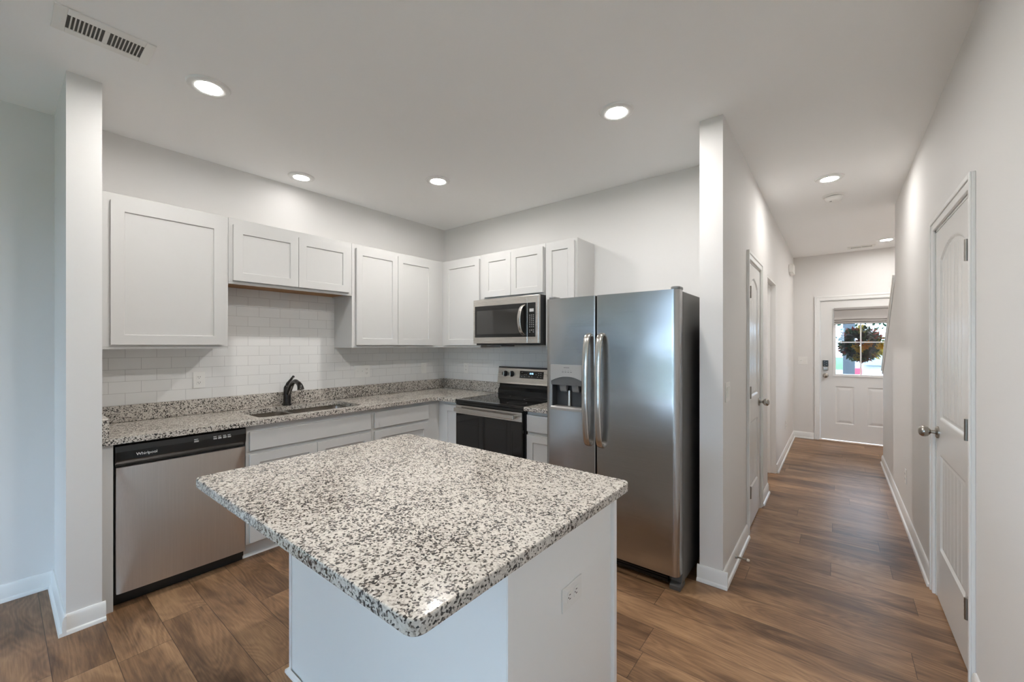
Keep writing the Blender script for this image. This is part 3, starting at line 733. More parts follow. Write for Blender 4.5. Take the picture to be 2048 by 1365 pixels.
upper('short white two door wall cabinet above the sink', (xw, W+0.305, 0.986+G, 1.897-G), UF, [(1.011, 1.4445, 1.852, 2.238), (1.4475, 1.866, 1.852, 2.238)], wood=True, z0=1.829)
upper('tall white two door wall cabinet right of the sink', (xw, W+0.305, 1.897+G, D-0.305-G), UF, [(1.931, 2.3545, 1.405, 2.248), (2.3575, 2.787, 1.405, 2.248)])
upper('white single door corner wall cabinet left of the microwave', (xw, -2.727-G, D-0.305+G, yw), VF, [(-3.222, -2.732, 1.405, 2.248)])
upper('short white two door wall cabinet above the microwave', (-2.727+G, -1.964-G, D-0.305, yw), VF, [(-2.670, -2.3395, 1.862, 2.256), (-2.3365, -1.983, 1.862, 2.256)], z0=1.838)
upper('narrow white wall cabinet above the refrigerator left end', (-1.964+G, -1.655, D-0.305, yw), VF, [(-1.950, -1.676, 1.405, 2.262)])

BF = ('X', -3.003); BR = ('-Y', 2.640)
CT = 0.8815   # underside of the worktops
def base(label, box4, face, ends, drawers, doors, name='base_cabinet', open_top=False):
    x0, x1, y0, y1 = box4
    t = thing(name, ((x0+x1)/2, (y0+y1)/2, 0), label, 'cabinet', 'white base cabinets')
    u0, u1 = (y0, y1) if face[0] in ('X', '-X') else (x0, x1)
    b = bm_new()
    if open_top:      # panels around an open box, for the sink
        box(b, x1-0.019, x1, y0, y1, 0.105, CT-0.0006); box(b, x0, x0+0.012, y0, y1, 0.105, CT-0.0006)
        box(b, x0+0.012, x1-0.019, y0, y0+0.018, 0.105, CT-0.0006); box(b, x0+0.012, x1-0.019, y1-0.018, y1, 0.105, CT-0.0006); box(b, x0+0.012, x1-0.019, y0+0.018, y1-0.018, 0.105, 0.122)
    else: box(b, x0, x1, y0, y1, 0.105, CT-0.0006)
    obj('carcass', b, M['cab'], t, bevel=0.001, seg=1)
    b = bm_new()
    fb(b, face, u0, u1, -0.085, -0.07, 0.0, 0.1045)
    prism(b, [(-0.07, 0), (-0.055, 0), (-0.057, 0.010), (-0.07, 0.019)], lambda d, z, u: P3(face, u, d, z), u0, u1)
    obj('toe_kick', b, M['trim'], t)
    for a, c, z, zt in drawers: slabfront(t, face, a, c, z, zt, 0.0005)
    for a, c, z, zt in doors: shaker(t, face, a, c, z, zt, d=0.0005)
    return t
base('white sink base cabinet with false drawer front beside the dishwasher', (xw, -3.003, 0.9995, 1.912-G), BF, None, [(1.018, 1.895, 0.716, 0.838)], [(1.018, 1.4555, 0.118, 0.690), (1.4585, 1.895, 0.118, 0.690)], open_top=True)
base('white drawer base cabinet between sink and corner', (xw, -3.003, 1.912+G, 2.640-G), BF, None, [(1.932, 2.497, 0.716, 0.848)], [(1.932, 2.497, 0.118, 0.690)])
base('narrow white corner base cabinet left of the range', (xw, -2.722, 2.640+G, yw), BR, None, [], [(-2.925, -2.727, 0.118, 0.848)])
base('white drawer base cabinet between range and refrigerator', (-1.945, -1.605, 2.640, yw), BR, None, [(-1.940, -1.640, 0.716, 0.850)], [(-1.940, -1.640, 0.118, 0.690)])
t = thing('filler_panel', (-3.02, 0.361, 0), 'narrow white filler strip between wing wall and dishwasher', 'filler panel')
b = bm_new(); box(b, -3.565, -2.985, 0.3355, 0.381, 0.0, CT-0.0006); obj('panel', b, M['cab'], t, bevel=0.002)

# ------------------------------------------------------------------ worktops
def rounded_poly(pts, rads, n=6):
    out = []
    for i, p in enumerate(pts):
        r = rads[i]; p = Vector(p); a = Vector(pts[i-1]); c = Vector(pts[(i+1) % len(pts)])
        if r <= 0: out.append(tuple(p)); continue
        u = (a-p).normalized(); v = (c-p).normalized()
        q0 = p+u*r; q1 = p+v*r
        for k in range(n+1):
            s = k/n; out.append(tuple((1-s)**2*q0+2*s*(1-s)*p+s*s*q1))
    return out
CX = -2.964; CY = 2.582
t = thing('kitchen_worktop', (-3.2, 1.8, CT), 'L shaped speckled granite worktop along sink wall to the range', 'worktop')
b = bm_new()
pts = [(W+0.0005, 0.3358), (CX, 0.3358), (CX, CY), (-2.7185, CY), (-2.7185, D-0.0005), (W+0.0005, D-0.0005)]
prism(b, rounded_poly(pts, [0, 0.004, 0.02, 0, 0, 0]), lambda x, y, z: (x, y, z), CT, 0.914)
wt = obj('worktop_slab', b, M['granite'], t)
SX0, SX1, SY0, SY1 = -3.455, -3.045, 1.100, 1.860
b = bm_new(); prism(b, rrect(SX0, SX1, SY0, SY1, 0.05, 5), lambda x, y, z: (x, y, z), CT-0.01, 0.93); boolean_cut(wt, b)
md = wt.modifiers.new('bevel', 'BEVEL'); md.width = 0.006; md.segments = 3; md.limit_method = 'ANGLE'; md.angle_limit = math.radians(50)
for bb in ((W+0.0085, W+0.030, 0.3362, D-0.031), (W+0.0085, -2.7185, D-0.0305, D-0.0085), (W+0.0305, CX-0.006, 0.3362, 0.3645)):
    b = bm_new(); box(b, *bb, 0.9145, 1.0195); obj('backsplash', b, M['granite'], t, bevel=0.003)
t = thing('worktop_piece', (-1.775, 2.9, CT), 'short speckled granite worktop between range and refrigerator', 'worktop')
b = bm_new(); box(b, -1.945, -1.603, CY, D-0.0085, CT, 0.914); obj('worktop_slab', b, M['granite'], t, bevel=0.006)
b = bm_new(); box(b, -1.945, -1.603, D-0.0305, D-0.0085, 0.9145, 1.0195); obj('backsplash', b, M['granite'], t, bevel=0.003)

# sink: two bowls under the worktop
t = thing('kitchen_sink', (-3.25, 1.48, 0.68), 'double bowl stainless sink set under the granite worktop', 'sink')
def bowl(y0, y1):
    b = bm_new(); x0, x1 = SX0-0.006, SX1+0.006; zt = CT-0.001
    o = rrect(x0, x1, y0, y1, 0.05, 5); i1 = rrect(x0+0.012, x1-0.012, y0+0.012, y1-0.012, 0.045, 5); i2 = rrect(x0+0.03, x1-0.03, y0+0.03, y1-0.03, 0.05, 5)
    L_ = lambda pl, z: [(x, y, z) for x, y in pl]
    rings(b, [L_(o, zt-0.19), L_(o, zt), L_(i1, zt), L_(i1, zt-0.03), L_(i2, zt-0.17), L_(rrect(x0+0.05, x1-0.05, y0+0.05, y1-0.05, 0.04, 5), zt-0.18)])
    return obj('basin', b, M['sink'], t, smooth=50)
for y0, y1 in ((SY0-0.006, 1.400), (1.402, SY1+0.006)):
    bo = bowl(y0, y1)
    b = bm_new(); lathe(b, [(0.0, 0), (0.04, 0), (0.042, 0.003), (0.03, 0.004), (0.0, 0.002)], ((SX0+SX1)/2, (y0+y1)/2, CT-0.181), seg=24); obj('drain', b, M['nickel'], bo, smooth=40)
# faucet
FX, FY = -3.512, 1.467
t = thing('kitchen_faucet', (FX, FY, 0.914), 'dark bronze single lever faucet behind the sink', 'faucet')
b = bm_new(); lathe(b, [(0.0, 0.0005), (0.032, 0.0005), (0.0315, 0.006), (0.028, 0.012), (0.0275, 0.06), (0.027, 0.12), (0.0255, 0.145), (0.021, 0.156), (0.017, 0.162), (0.0, 0.165)], (FX, FY, 0.914), seg=28); obj('faucet_body', b, M['bronze'], t, smooth=40)
b = bm_new(); pts = spline([(FX+0.008, FY+0.003, 1.005), (FX+0.045, FY+0.003, 1.055), (FX+0.090, FY+0.003, 1.100), (FX+0.145, FY+0.003, 1.116), (FX+0.190, FY+0.003, 1.104)], 6)
tube(b, pts, [0.021-0.005*i/(len(pts)-1) for i in range(len(pts))], 18); sp = obj('spout', b, M['bronze'], t, smooth=50)
b = bm_new(); pts = spline([(FX+0.180, FY+0.003, 1.108), (FX+0.205, FY+0.003, 1.098), (FX+0.224, FY+0.003, 1.080), (FX+0.234, FY+0.003, 1.058)], 5)
tube(b, pts, [0.0165+0.009*(i/(len(pts)-1))**1.3 for i in range(len(pts))], 20); obj('spray_head', b, M['bronze'], sp, smooth=50)
b = bm_new(); pts = spline([(FX, FY, 1.072), (FX+0.004, FY+0.002, 1.090), (FX+0.022, FY+0.010, 1.112), (FX+0.044, FY+0.020, 1.136), (FX+0.058, FY+0.026, 1.153)], 5)
tube(b, pts, [0.015, 0.0145, 0.014, 0.013, 0.0125, 0.012, 0.0115, 0.011, 0.0105, 0.010, 0.0098, 0.0096, 0.0095, 0.0095, 0.0095, 0.0096, 0.0098, 0.010, 0.0100, 0.0098, 0.0080], 14); obj('lever', b, M['bronze'], t, smooth=50)

# ------------------------------------------------------------------ dishwasher
DY0, DY1 = 0.3835, 0.9985
t = thing('dishwasher', (-3.28, (DY0+DY1)/2, 0), 'stainless dishwasher with black control strip beside the wing wall', 'dishwasher')
b = bm_new(); box(b, -3.55, -3.035, DY0, DY1, 0.10, CT-0.004); obj('tub', b, M['blackmat'], t)
b = bm_new(); box(b, -3.50, -3.055, DY0, DY1, 0.0, 0.099); box(b, -3.055, -3.04, DY0, DY1, 0.03, 0.099); obj('kick_plate', b, M['blackmat'], t)
py0, py1 = 0.3925, 0.9930
b = bm_new(); nu, nz = 80, 60; z0, z1 = 0.083, 0.752
def dwp(u, v):
    w = 0.015+0.135*max(0.0, 1-(2*v-1)**2)**0.8
    q = min(u, 1-u); d = 0.0
    if q < w: d = 0.017*(w/0.15)**0.6*((w-q)/w)**1.7
    return (-2.979-d-0.003*(2*u-1)**2, py0+(py1-py0)*u, z0+(z1-z0)*v)
g = [[b.verts.new(dwp(i/nu, j/nz)) for j in range(nz+1)] for i in range(nu+1)]
for i in range(nu):
    for j in range(nz): b.faces.new((g[i][j], g[i+1][j], g[i+1][j+1], g[i][j+1]))
bk = [b.verts.new((-3.033, y, z)) for y, z in ((py0, z0), (py1, z0), (py1, z1), (py0, z1))]; b.faces.new(bk)
rim = [[g[i][0] for i in range(nu+1)], [g[-1][j] for j in range(nz+1)], [g[i][-1] for i in reversed(range(nu+1))], [g[0][j] for j in reversed(range(nz+1))]]
for k in range(4): b.faces.new(rim[k]+[bk[(k+1) % 4], bk[k]])
obj('door', b, M['dwsteel'], t, smooth=35)
b = bm_new()
prism(b, [(-3.033, 0.754), (-3.006, 0.754), (-2.998, 0.768), (-2.984, 0.790), (-2.979, 0.835), (-2.984, 0.866), (-2.992, 0.872), (-3.033, 0.872)], lambda x, z, y: (x, y, z), 0.388, 0.9955)
cp = obj('control_panel', b, M['black'], t, bevel=0.002)
DF = ('X', -2.9795)
text('logo', 'Whirlpool', 0.021, DF, 0.514, 0.0006, 0.812, M['print'], cp)
for i, (u, w) in enumerate(((0.735, 0.022), (0.828, 0.018), (0.852, 0.018), (0.878, 0.018), (0.902, 0.018))):
    b = bm_new(); fb(b, DF, u-w/2, u+w/2, 0.0, 0.0008, 0.828, 0.838); obj('button', b, M['printgrey'], cp)
    b = bm_new(); fb(b, DF, u-w/2, u+w/2*0.7, 0.0, 0.0008, 0.843, 0.846); obj('button_legend', b, M['print'], cp)

# ------------------------------------------------------------------ range
RX0, RX1 = -2.7155, -1.9475
t = thing('electric_range', (-2.33, 2.9, 0), 'stainless freestanding electric range with black glass cooktop', 'range')
b = bm_new(); box(b, RX0+0.004, RX1-0.002, 2.625, D-0.0095, 0.03, 0.893); obj('body', b, M['blackmat'], t)
for x in (RX0+0.05, RX1-0.05):
    for y in (2.68, 3.15):
        b = bm_new(); cyl(b, (x, y, 0), 0.018, 0.0295); obj('foot', b, M['blackmat'], t)
b = bm_new(); box(b, RX0, RX1, 2.582, D-0.075, 0.8935, 0.9125); obj('cooktop', b, M['glassblack'], t, bevel=0.004)
b = bm_new(); box(b, RX0+0.004, RX1-0.004, 2.585, 2.624, 0.868, 0.893); obj('front_lip', b, M['black'], t, bevel=0.003)
for x, y, r in ((-2.53, 2.74, 0.11), (-2.13, 2.74, 0.085), (-2.53, 3.02, 0.085), (-2.13, 3.02, 0.11)):
    b = bm_new(); rings(b, [[(x+rr*math.cos(2*PI*i/40), y+rr*math.sin(2*PI*i/40), z) for i in range(40)] for rr, z in ((r, 0.9126), (r, 0.9128), (r-0.002, 0.9128), (r-0.002, 0.9126))], cap=False); obj('burner_ring', b, M['darkgrey'], t)
OF = ('-Y', 2.585)
dr = bm_new(); fb(dr, OF, RX0+0.003, RX1-0.012, -0.038, 0, 0.225, 0.865); dr = obj('oven_door', dr, M['glassblack'], t, bevel=0.004)
b = bm_new(); fb(b, OF, RX0+0.003, RX1-0.012, 0.0003, 0.004, 0.790, 0.864); obj('door_trim', b, M['steel'], dr, bevel=0.002)
b = bm_new(); fb(b, OF, RX0+0.030, RX1-0.060, 0.040, 0.056, 0.812, 0.846)
for u in (RX0+0.035, RX1-0.085): fb(b, OF, u, u+0.022, 0.004, 0.041, 0.816, 0.842)
obj('oven_handle', b, M['handle'], dr, bevel=0.004)
b = bm_new(); fb(b, OF, RX0+0.10, RX1-0.11, 0.0002, 0.0012, 0.33, 0.70); obj('oven_window', b, M['glassblack'], dr)
b = bm_new(); fb(b, OF, RX0+0.003, RX1-0.012, -0.038, 0, 0.045, 0.218); obj('storage_drawer', b, M['steel'], t, bevel=0.004)
b = bm_new(); yb = D-0.0095
prism(b, [(yb, 0.895), (D-0.074, 0.895), (D-0.074, 0.955), (D-0.052, 0.985), (D-0.045, 1.02), (yb, 1.02)], lambda y, z, x: (x, y, z), RX0+0.012, RX1-0.004); obj('backguard_base', b, M['black'], t, bevel=0.003)
b = bm_new(); prism(b, [(yb, 1.0205), (D-0.075, 1.0205), (D-0.070, 1.035), (D-0.050, 1.172), (D-0.044, 1.176), (yb, 1.176)], lambda y, z, x: (x, y, z), RX0, RX1-0.002); bgd = obj('backguard', b, M['steel'], t, bevel=0.004)
b = bm_new(); box(b, RX0+0.002, RX1-0.004, D-0.050, yb, 1.1765, 1.188); obj('backguard_cap', b, M['darkgrey'], bgd, bevel=0.004)
tilt = Vector((0, -0.98, 0.143)).normalized()
def bgp(x, z, d=0): return Vector((x, D-0.070+0.020*(z-1.035)/0.137, z)) + tilt*d
for x in (-2.618, -2.535, -2.075, -1.995):
    b = bm_new(); lathe(b, [(0.0, 0.0), (0.030, 0.0), (0.029, 0.006), (0.024, 0.010), (0.022, 0.030), (0.0, 0.031)], bgp(x, 1.118, 0.0), tilt, 28); k = obj('control_knob', b, M['blackmat'], bgd, smooth=40)
    b = bm_new(); box(b, x-0.006, x+0.006, D-0.070-0.024, D-0.070-0.012, 1.098, 1.144); obj('knob_grip', b, M['handle'], k, bevel=0.003)
b = bm_new(); q = [(-2.435, 1.082), (-2.155, 1.082), (-2.155, 1.152), (-2.435, 1.152)]
rings(b, [[bgp(x, z, 0.0002) for x, z in q], [bgp(x, z, 0.0022) for x, z in q]]); dsp = obj('display_panel', b, M['glassblack'], bgd)
def seg7(ch): return {'0': 'abcdef', '1': 'bc', '2': 'abged', '3': 'abgcd', '4': 'fgbc', '5': 'afgcd', '9': 'abcdfg'}[ch]
b = bm_new()
for ci, chx in enumerate('1203'):
    x0 = -2.318+ci*0.011+(0.004 if ci > 1 else 0); w, h, th = 0.007, 0.014, 0.0016; z0 = 1.122
    S_ = {'a': (0, w, h-th, h), 'd': (0, w, 0, th), 'g': (0, w, h/2-th/2, h/2+th/2), 'f': (0, th, h/2, h), 'b': (w-th, w, h/2, h), 'e': (0, th, 0, h/2), 'c': (w-th, w, 0, h/2)}
    for s_ in seg7(chx):
        a, c, e0, e1 = S_[s_]; qq = [(x0+a, z0+e0), (x0+c, z0+e0), (x0+c, z0+e1), (x0+a, z0+e1)]
        rings(b, [[bgp(x, z, 0.0023) for x, z in qq], [bgp(x, z, 0.0026) for x, z in qq]])
obj('clock_digits', b, M['clock'], dsp, label='lit pale blue clock digits')
for i, (x, z) in enumerate([(-2.41, 1.137), (-2.41, 1.098), (-2.375, 1.118), (-2.355, 1.118), (-2.375, 1.098), (-2.32, 1.100), (-2.288, 1.100), (-2.24, 1.122), (-2.22, 1.100), (-2.21, 1.135), (-2.185, 1.135), (-2.21, 1.117), (-2.185, 1.117), (-2.185, 1.099)]):
    b = bm_new(); qq = [(x-0.006, z-0.002), (x+0.006, z-0.002), (x+0.006, z+0.002), (x-0.006, z+0.002)]
    rings(b, [[bgp(a, c, 0.0023) for a, c in qq], [bgp(a, c, 0.0026) for a, c in qq]]); obj('touch_key', b, M['printgrey'], dsp)

# ------------------------------------------------------------------ microwave
MX0, MX1 = -2.7235, -1.9645; MY = 2.822; MZ0, MZ1 = 1.405, 1.8365
t = thing('microwave_oven', (-2.34, 3.0, MZ0), 'stainless over the range microwave with black window', 'microwave')
b = bm_new(); box(b, MX0+0.012, MX1, MY+0.032, D-0.0095, MZ0, MZ1); obj('body', b, M['blackmat'], t, bevel=0.003)
b = bm_new(); box(b, -2.62, -2.44, 2.90, 3.10, MZ0-0.012, MZ0-0.0005); obj('vent_filter', b, M['grey'], t)
MF = ('-Y', MY)
SEAM = -2.082
b = bm_new(); fb(b, MF, MX0, SEAM-0.001, -0.031, 0, 1.420, MZ1-0.005); md_ = obj('door', b, M['steel'], t, bevel=0.004)
b = bm_new(); fb(b, MF, -2.700, SEAM-0.003, 0.0002, 0.003, 1.476, 1.768); w_ = obj('door_glass', b, M['black'], md_, bevel=0.002)
b = bm_new(); fb(b, MF, -2.675, -2.165, 0.0031, 0.0042, 1.505, 1.725); obj('window', b, M['mwglass'], w_)
b = bm_new(); fb(b, MF, SEAM+0.001, MX1-0.001, -0.031, 0, 1.420, MZ1-0.005); cp = obj('control_panel', b, M['steel'], t, bevel=0.004)
b = bm_new(); fb(b, MF, SEAM+0.002, -1.996, 0.0002, 0.003, 1.476, 1.768); kp = obj('keypad', b, M['black'], cp, bevel=0.002)
b = bm_new(); fb(b, MF, -2.056, -2.012, 0.0031, 0.0042, 1.690, 1.716); obj('display', b, M['printgrey'], kp)
for r_ in range(9):
    for c_ in range(3):
        if r_ == 8 and c_ == 1: continue
        zz = 1.660-r_*0.0165-(0.012 if r_ > 6 else 0)
        b = bm_new(); fb(b, MF, -2.058+c_*0.019, -2.049+c_*0.019, 0.0031, 0.0037, zz-0.0026, zz+0.0026); obj('key', b, M['printgrey'], kp)
b = bm_new(); pts = spline([(-2.118, MY+0.002, 1.752), (-2.130, MY-0.034, 1.715), (-2.136, MY-0.048, 1.625), (-2.130, MY-0.034, 1.530), (-2.116, MY+0.002, 1.490)], 7)
lp = []
for i, p in enumerate(pts):
    tv = (pts[min(i+1, len(pts)-1)]-pts[max(i-1, 0)]).normalized(); nn = tv.cross(Vector((1, 0, 0))).normalized()
    lp.append([p+Vector((a*0.017, 0, 0))+nn*(c*0.006) for a, c in rrect(-1, 1, -1, 1, 0.5, 3)])
rings(b, lp); obj('handle', b, M['handle'], md_, smooth=50)
text('logo', 'Whirlpool', 0.013, MF, -2.405, 0.0004, 1.795, M['printgrey'], md_)

# ------------------------------------------------------------------ refrigerator
X0, XS, X1 = -1.592, -1.206, -0.694; FYF = 2.372; FZ = 1.722
t = thing('refrigerator', ((X0+X1)/2, 2.8, 0), 'tall stainless side by side refrigerator with ice dispenser', 'refrigerator')
b = bm_new(); box(b, X0, X1, 2.452, 3.190, 0.024, FZ-0.006); obj('body', b, M['fridgeside'], t, bevel=0.006)
def fdoor(xa, xb, ra, rb):
    pl = rounded_poly([(xa, 2.446), (xa, FYF), (xb, FYF), (xb, 2.446)], [0, ra, rb, 0], 10)
    b = bm_new(); prism(b, pl, lambda x, y, z: (x, y, z), 0.088, FZ); return b
fz = obj('freezer_door', fdoor(X0, XS-0.004, 0.036, 0.010), M['fridge'], t)
DX0, DX1, DZ0, DZ1 = -1.545, -1.283, 0.962, 1.272
b = bm_new(); box(b, DX0+0.008, DX1-0.008, FYF-0.02, 2.436, DZ0+0.012, 1.232); boolean_cut(fz, b)
fz.data.polygons.foreach_set('use_smooth', [True]*len(fz.data.polygons)); fz.data.set_sharp_from_angle(angle=math.radians(30))
rd = obj('door', fdoor(XS+0.004, X1, 0.010, 0.040), M['fridge'], t, smooth=30)
for d_, xx in ((fz, XS-0.045), (rd, XS+0.043)):
    b = bm_new()
    pts = spline([(xx, FYF+0.004, 1.470), (xx, FYF-0.030, 1.455), (xx, FYF-0.050, 1.380), (xx, FYF-0.062, 1.250), (xx, FYF-0.064, 1.115), (xx, FYF-0.062, 0.980), (xx, FYF-0.050, 0.850), (xx, FYF-0.030, 0.778), (xx, FYF+0.004, 0.762)], 6)
    lp = []
    for i, p in enumerate(pts):
        tv = (pts[min(i+1, len(pts)-1)]-pts[max(i-1, 0)]).normalized(); nn = tv.cross(Vector((1, 0, 0))).normalized()
        lp.append([p+Vector((a*0.0205, 0, 0))+nn*(c*0.012) for a, c in rrect(-1, 1, -1, 1, 0.75, 4)])
    rings(b, lp); obj('handle', b, M['handle'], d_, smooth=50)
# dispenser: curved silver fascia above a dark niche, with tray below
RFC = ('-Y', FYF)
dp = bm_new(); ax = (DX0+DX1)/2; hw = (DX1-DX0)/2
zt = DZ1; arch = [(DX0, zt)]+[(DX0+2*hw*i/20, 1.158+0.034*(1-(2*i/20-1)**2)) for i in range(21)]+[(DX1, zt)]
rings(dp, [[P3(RFC, u, 0.0004, z) for u, z in arch], [P3(RFC, u, 0.007, z) for u, z in arch]])
dp = obj('dispenser', dp, M['silver'], fz)
b = bm_new()
arch2 = [(DX0+0.004, 1.134), (DX0+0.002, 1.158)]+[(DX0+0.004+2*(hw-0.004)*i/20, 1.157+0.034*(1-(2*i/20-1)**2)) for i in range(21)]+[(DX1-0.004, 1.134)]
rings(b, [[P3(RFC, u, -0.030, z) for u, z in arch2], [P3(RFC, u, 0.0045, z) for u, z in arch2]]); obj('visor', b, M['visor'], dp)
b = bm_new(); x0, x1, z0, z1 = DX0+0.010, DX1-0.010, DZ0+0.014, 1.150
def q4(b, pts): b.faces.new([b.verts.new(p) for p in pts])
yi = 2.430
fb(b, RFC, x0, x1, -0.060, -0.058, z0, 1.23); fb(b, RFC, x0-0.001, x0+0.003, -0.058, 0.0005, z0, 1.16); fb(b, RFC, x1-0.003, x1+0.001, -0.058, 0.0005, z0, 1.16); fb(b, RFC, x0, x1, -0.058, 0.0, z0-0.001, z0+0.004); fb(b, RFC, x0, x1, -0.058, -0.031, 1.15, 1.156)
obj('niche', b, M['darkgrey'], dp)
for u in (DX0+0.085, DX0+0.180):
    b = bm_new(); prism(b, [(-0.004, 1.152), (-0.050, 1.152), (-0.050, 1.115), (-0.030, 1.085), (-0.020, 1.095)], lambda d, z, a: P3(RFC, a, d, z), u-0.026, u+0.026); obj('paddle', b, M['grey'], dp, bevel=0.004)
b = bm_new(); cyl(b, P3(RFC, DX0+0.118, -0.048, 0.985), 0.013, 0.11, seg=16); obj('water_lever', b, M['handle'], dp, smooth=40)
b = bm_new()
rings(b, [[P3(RFC, u, d, z) for d, z in ((0.0004, 0.962), (0.013-0.013*(2*(u-ax)/(2*hw))**2+0.006, 0.964), (0.013-0.013*(2*(u-ax)/(2*hw))**2+0.008, 0.980), (0.0004, 0.988), (-0.055, 0.988), (-0.055, 0.978), (0.0004, 0.9765))] for u in [DX0+2*hw*i/16 for i in range(17)]])
obj('drip_tray', b, M['silver'], dp)
text('logo', 'FRIGIDAIRE', 0.0085, RFC, ax-0.005, 0.0074, 1.252, M['printdark'], dp)
for i in range(4):
    b = bm_new(); fb(b, RFC, ax-0.040+i*0.021, ax-0.027+i*0.021, 0.0071, 0.0075, 1.221, 1.224); obj('button_legend', b, M['printdark'], dp)
    b = bm_new(); fb(b, RFC, ax-0.036+i*0.021, ax-0.031+i*0.021, 0.0071, 0.0075, 1.233, 1.236); obj('icon', b, M['grey'], dp)
for xa, xb in ((X1-0.055, X1-0.004), (X0+0.004, X0+0.055)):
    b = bm_new(); prism(b, rrect(xa, xb, 2.395, 2.49, 0.02, 4), lambda x, y, z: (x, y, z), FZ+0.0005, FZ+0.020); obj('hinge_cover', b, M['grey'], t, bevel=0.005)
b = bm_new(); box(b, X0+0.06, X1-0.075, 2.425, 2.450, 0.020, 0.083)
for z in (0.034, 0.050, 0.066): box(b, X0+0.06, X1-0.075, 2.418, 2.425, z, z+0.006)
obj('toe_grille', b, M['black'], t)
for xa, xb, s in ((X1-0.060, X1, 1), (X0, X0+0.06, -1)):
    b = bm_new(); prism(b, [(2.400, 0.0), (2.50, 0.0), (2.50, 0.0235), (2.4515, 0.0235), (2.4515, 0.080), (2.447, 0.080), (2.430, 0.040), (2.400, 0.026)], lambda y, z, x: (x, y, z), xa, xb); obj('front_foot', b, M['visor'], t, bevel=0.004)
for x in (X0+0.08, X1-0.08):
    b = bm_new(); cyl(b, (x-0.015, 3.12, 0.0118), 0.0117, 0.03, (1, 0, 0), 20); obj('roller', b, M['blackmat'], t)

# ------------------------------------------------------------------ island
IX0, IX1, IY0, IY1 = -1.840, -0.638, 0.783, 1.372
t = thing('island_cabinet', ((IX0+IX1)/2, (IY0+IY1)/2, 0), 'white island cabinet under the pale granite slab', 'island')
b = bm_new(); box(b, IX0, IX1, IY0, IY1, 0.0, CT-0.0006); body = obj('carcass', b, M['island'], t, bevel=0.001, seg=1)
b = bm_new(); box(b, IX0-0.003, IX0+0.014, IY0-0.006, IY0-0.0003, 0.0, CT-0.0006); obj('corner_strip', b, M['island'], t, bevel=0.001)
b = bm_new(); box(b, IX1+0.0003, IX1+0.004, IY0-0.004, IY0+0.018, 0.0, CT-0.0006); box(b, IX1-0.016, IX1+0.0003, IY0-0.004, IY0-0.0003, 0.0, CT-0.0006); obj('corner_strip', b, M['island'], t, bevel=0.001)
b = bm_new(); box(b, IX1-0.02, IX1+0.014, IY1+0.0003, IY1+0.020, 0.0, CT-0.0006); obj('end_stile', b, M['island'], t, bevel=0.001)
b = bm_new()
prof = [(0, 0), (0.012, 0), (0.012, 0.008), (0.007, 0.017), (0, 0.019)]
prism(b, prof, lambda d, z, u: (u, IY0-0.0065-d, z), IX0-0.003, IX1+0.005)
prism(b, prof, lambda d, z, u: (IX0-0.0035-d, u, z), IY0-0.018, IY1)
obj('shoe_moulding', b, M['trim'], t)
for a, c in ((IX0+0.03, -1.240), (-1.237, IX1-0.03)):
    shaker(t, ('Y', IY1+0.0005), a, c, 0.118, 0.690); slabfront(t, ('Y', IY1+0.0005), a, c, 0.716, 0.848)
t = thing('island_worktop', (-1.22, 0.93, CT), 'large pale speckled granite slab on the island', 'worktop')
b = bm_new(); prism(b, rounded_poly([(-1.866, 0.452), (-0.580, 0.452), (-0.580, 1.413), (-1.866, 1.413)], [0.035]*4, 8), lambda x, y, z: (x, y, z), CT, 0.914)
obj('worktop_slab', b, M['granite'], t, bevel=0.004, seg=3)

# ------------------------------------------------------------------ outdoors
GZ = -0.20
b = bm_new()
for q in ((-40, 40, F+3.0, 28.0), (-40, 40, 34.0, 70.0), (-40, 40, -40, REAR-1.2), (-40, W-0.4, REAR-1.2, F+3.0), (FOY+0.4, 40, REAR-1.2, F+3.0)): box(b, q[0], q[1], q[2], q[3], GZ-0.2, GZ)
obj('lawn', b, M['grass'], kind='structure', label='green lawn around the house', cat='lawn')
b = bm_new(); box(b, -40, 40, 28.0, 34.0, GZ-0.2, GZ+0.01); obj('street', b, M['asphalt'], kind='structure', label='grey street beyond the front lawn', cat='street')
b = bm_new(); box(b, 0.55, 6.5, F+4.5, 28.0, GZ-0.1, GZ+0.02); obj('driveway', b, M['concrete'], kind='structure', label='pale concrete driveway in front of the house', cat='driveway')
b = bm_new(); box(b, -1.5, 3.0, F+0.145, F+2.3, GZ-0.2, -0.06); obj('porch', b, M['concrete'], kind='structure', label='concrete porch slab outside the front door', cat='porch')
b = bm_new(); box(b, W-0.2, R+0.2, REAR-2.6, REAR-0.16, GZ-0.2, -0.06); obj('patio', b, M['concrete'], kind='structure', label='concrete patio outside the rear door', cat='patio')
t = thing('porch_post', (0.185, F+2.0, -0.06), 'grey porch post seen through the front door window', 'post')
b = bm_new(); box(b, 0.10, 0.27, F+1.92, F+2.09, -0.0595, 2.6); obj('shaft', b, M['post'], t, bevel=0.006)
b = bm_new(); box(b, 0.085, 0.285, F+1.905, F+2.105, -0.0598, 0.10); obj('post_base', b, M['post'], t, bevel=0.006)
t = thing('sky_screen_fence', (-4, REAR-9, GZ), 'added unseen fence screening the low sky behind the back lawn', 'fence')  # added to block bright low sky outside the rear windows
for i in range(10):
    b = bm_new(); box(b, -16+i*2.4, -15.9+i*2.4, REAR-9.1, REAR-9.0, GZ, GZ+1.9); obj('fence_post', b, M['bark'], t)
b = bm_new(); box(b, -16, 5.7, REAR-9.0, REAR-8.97, GZ+0.05, GZ+1.85); obj('board_panel', b, M['bark'], t)
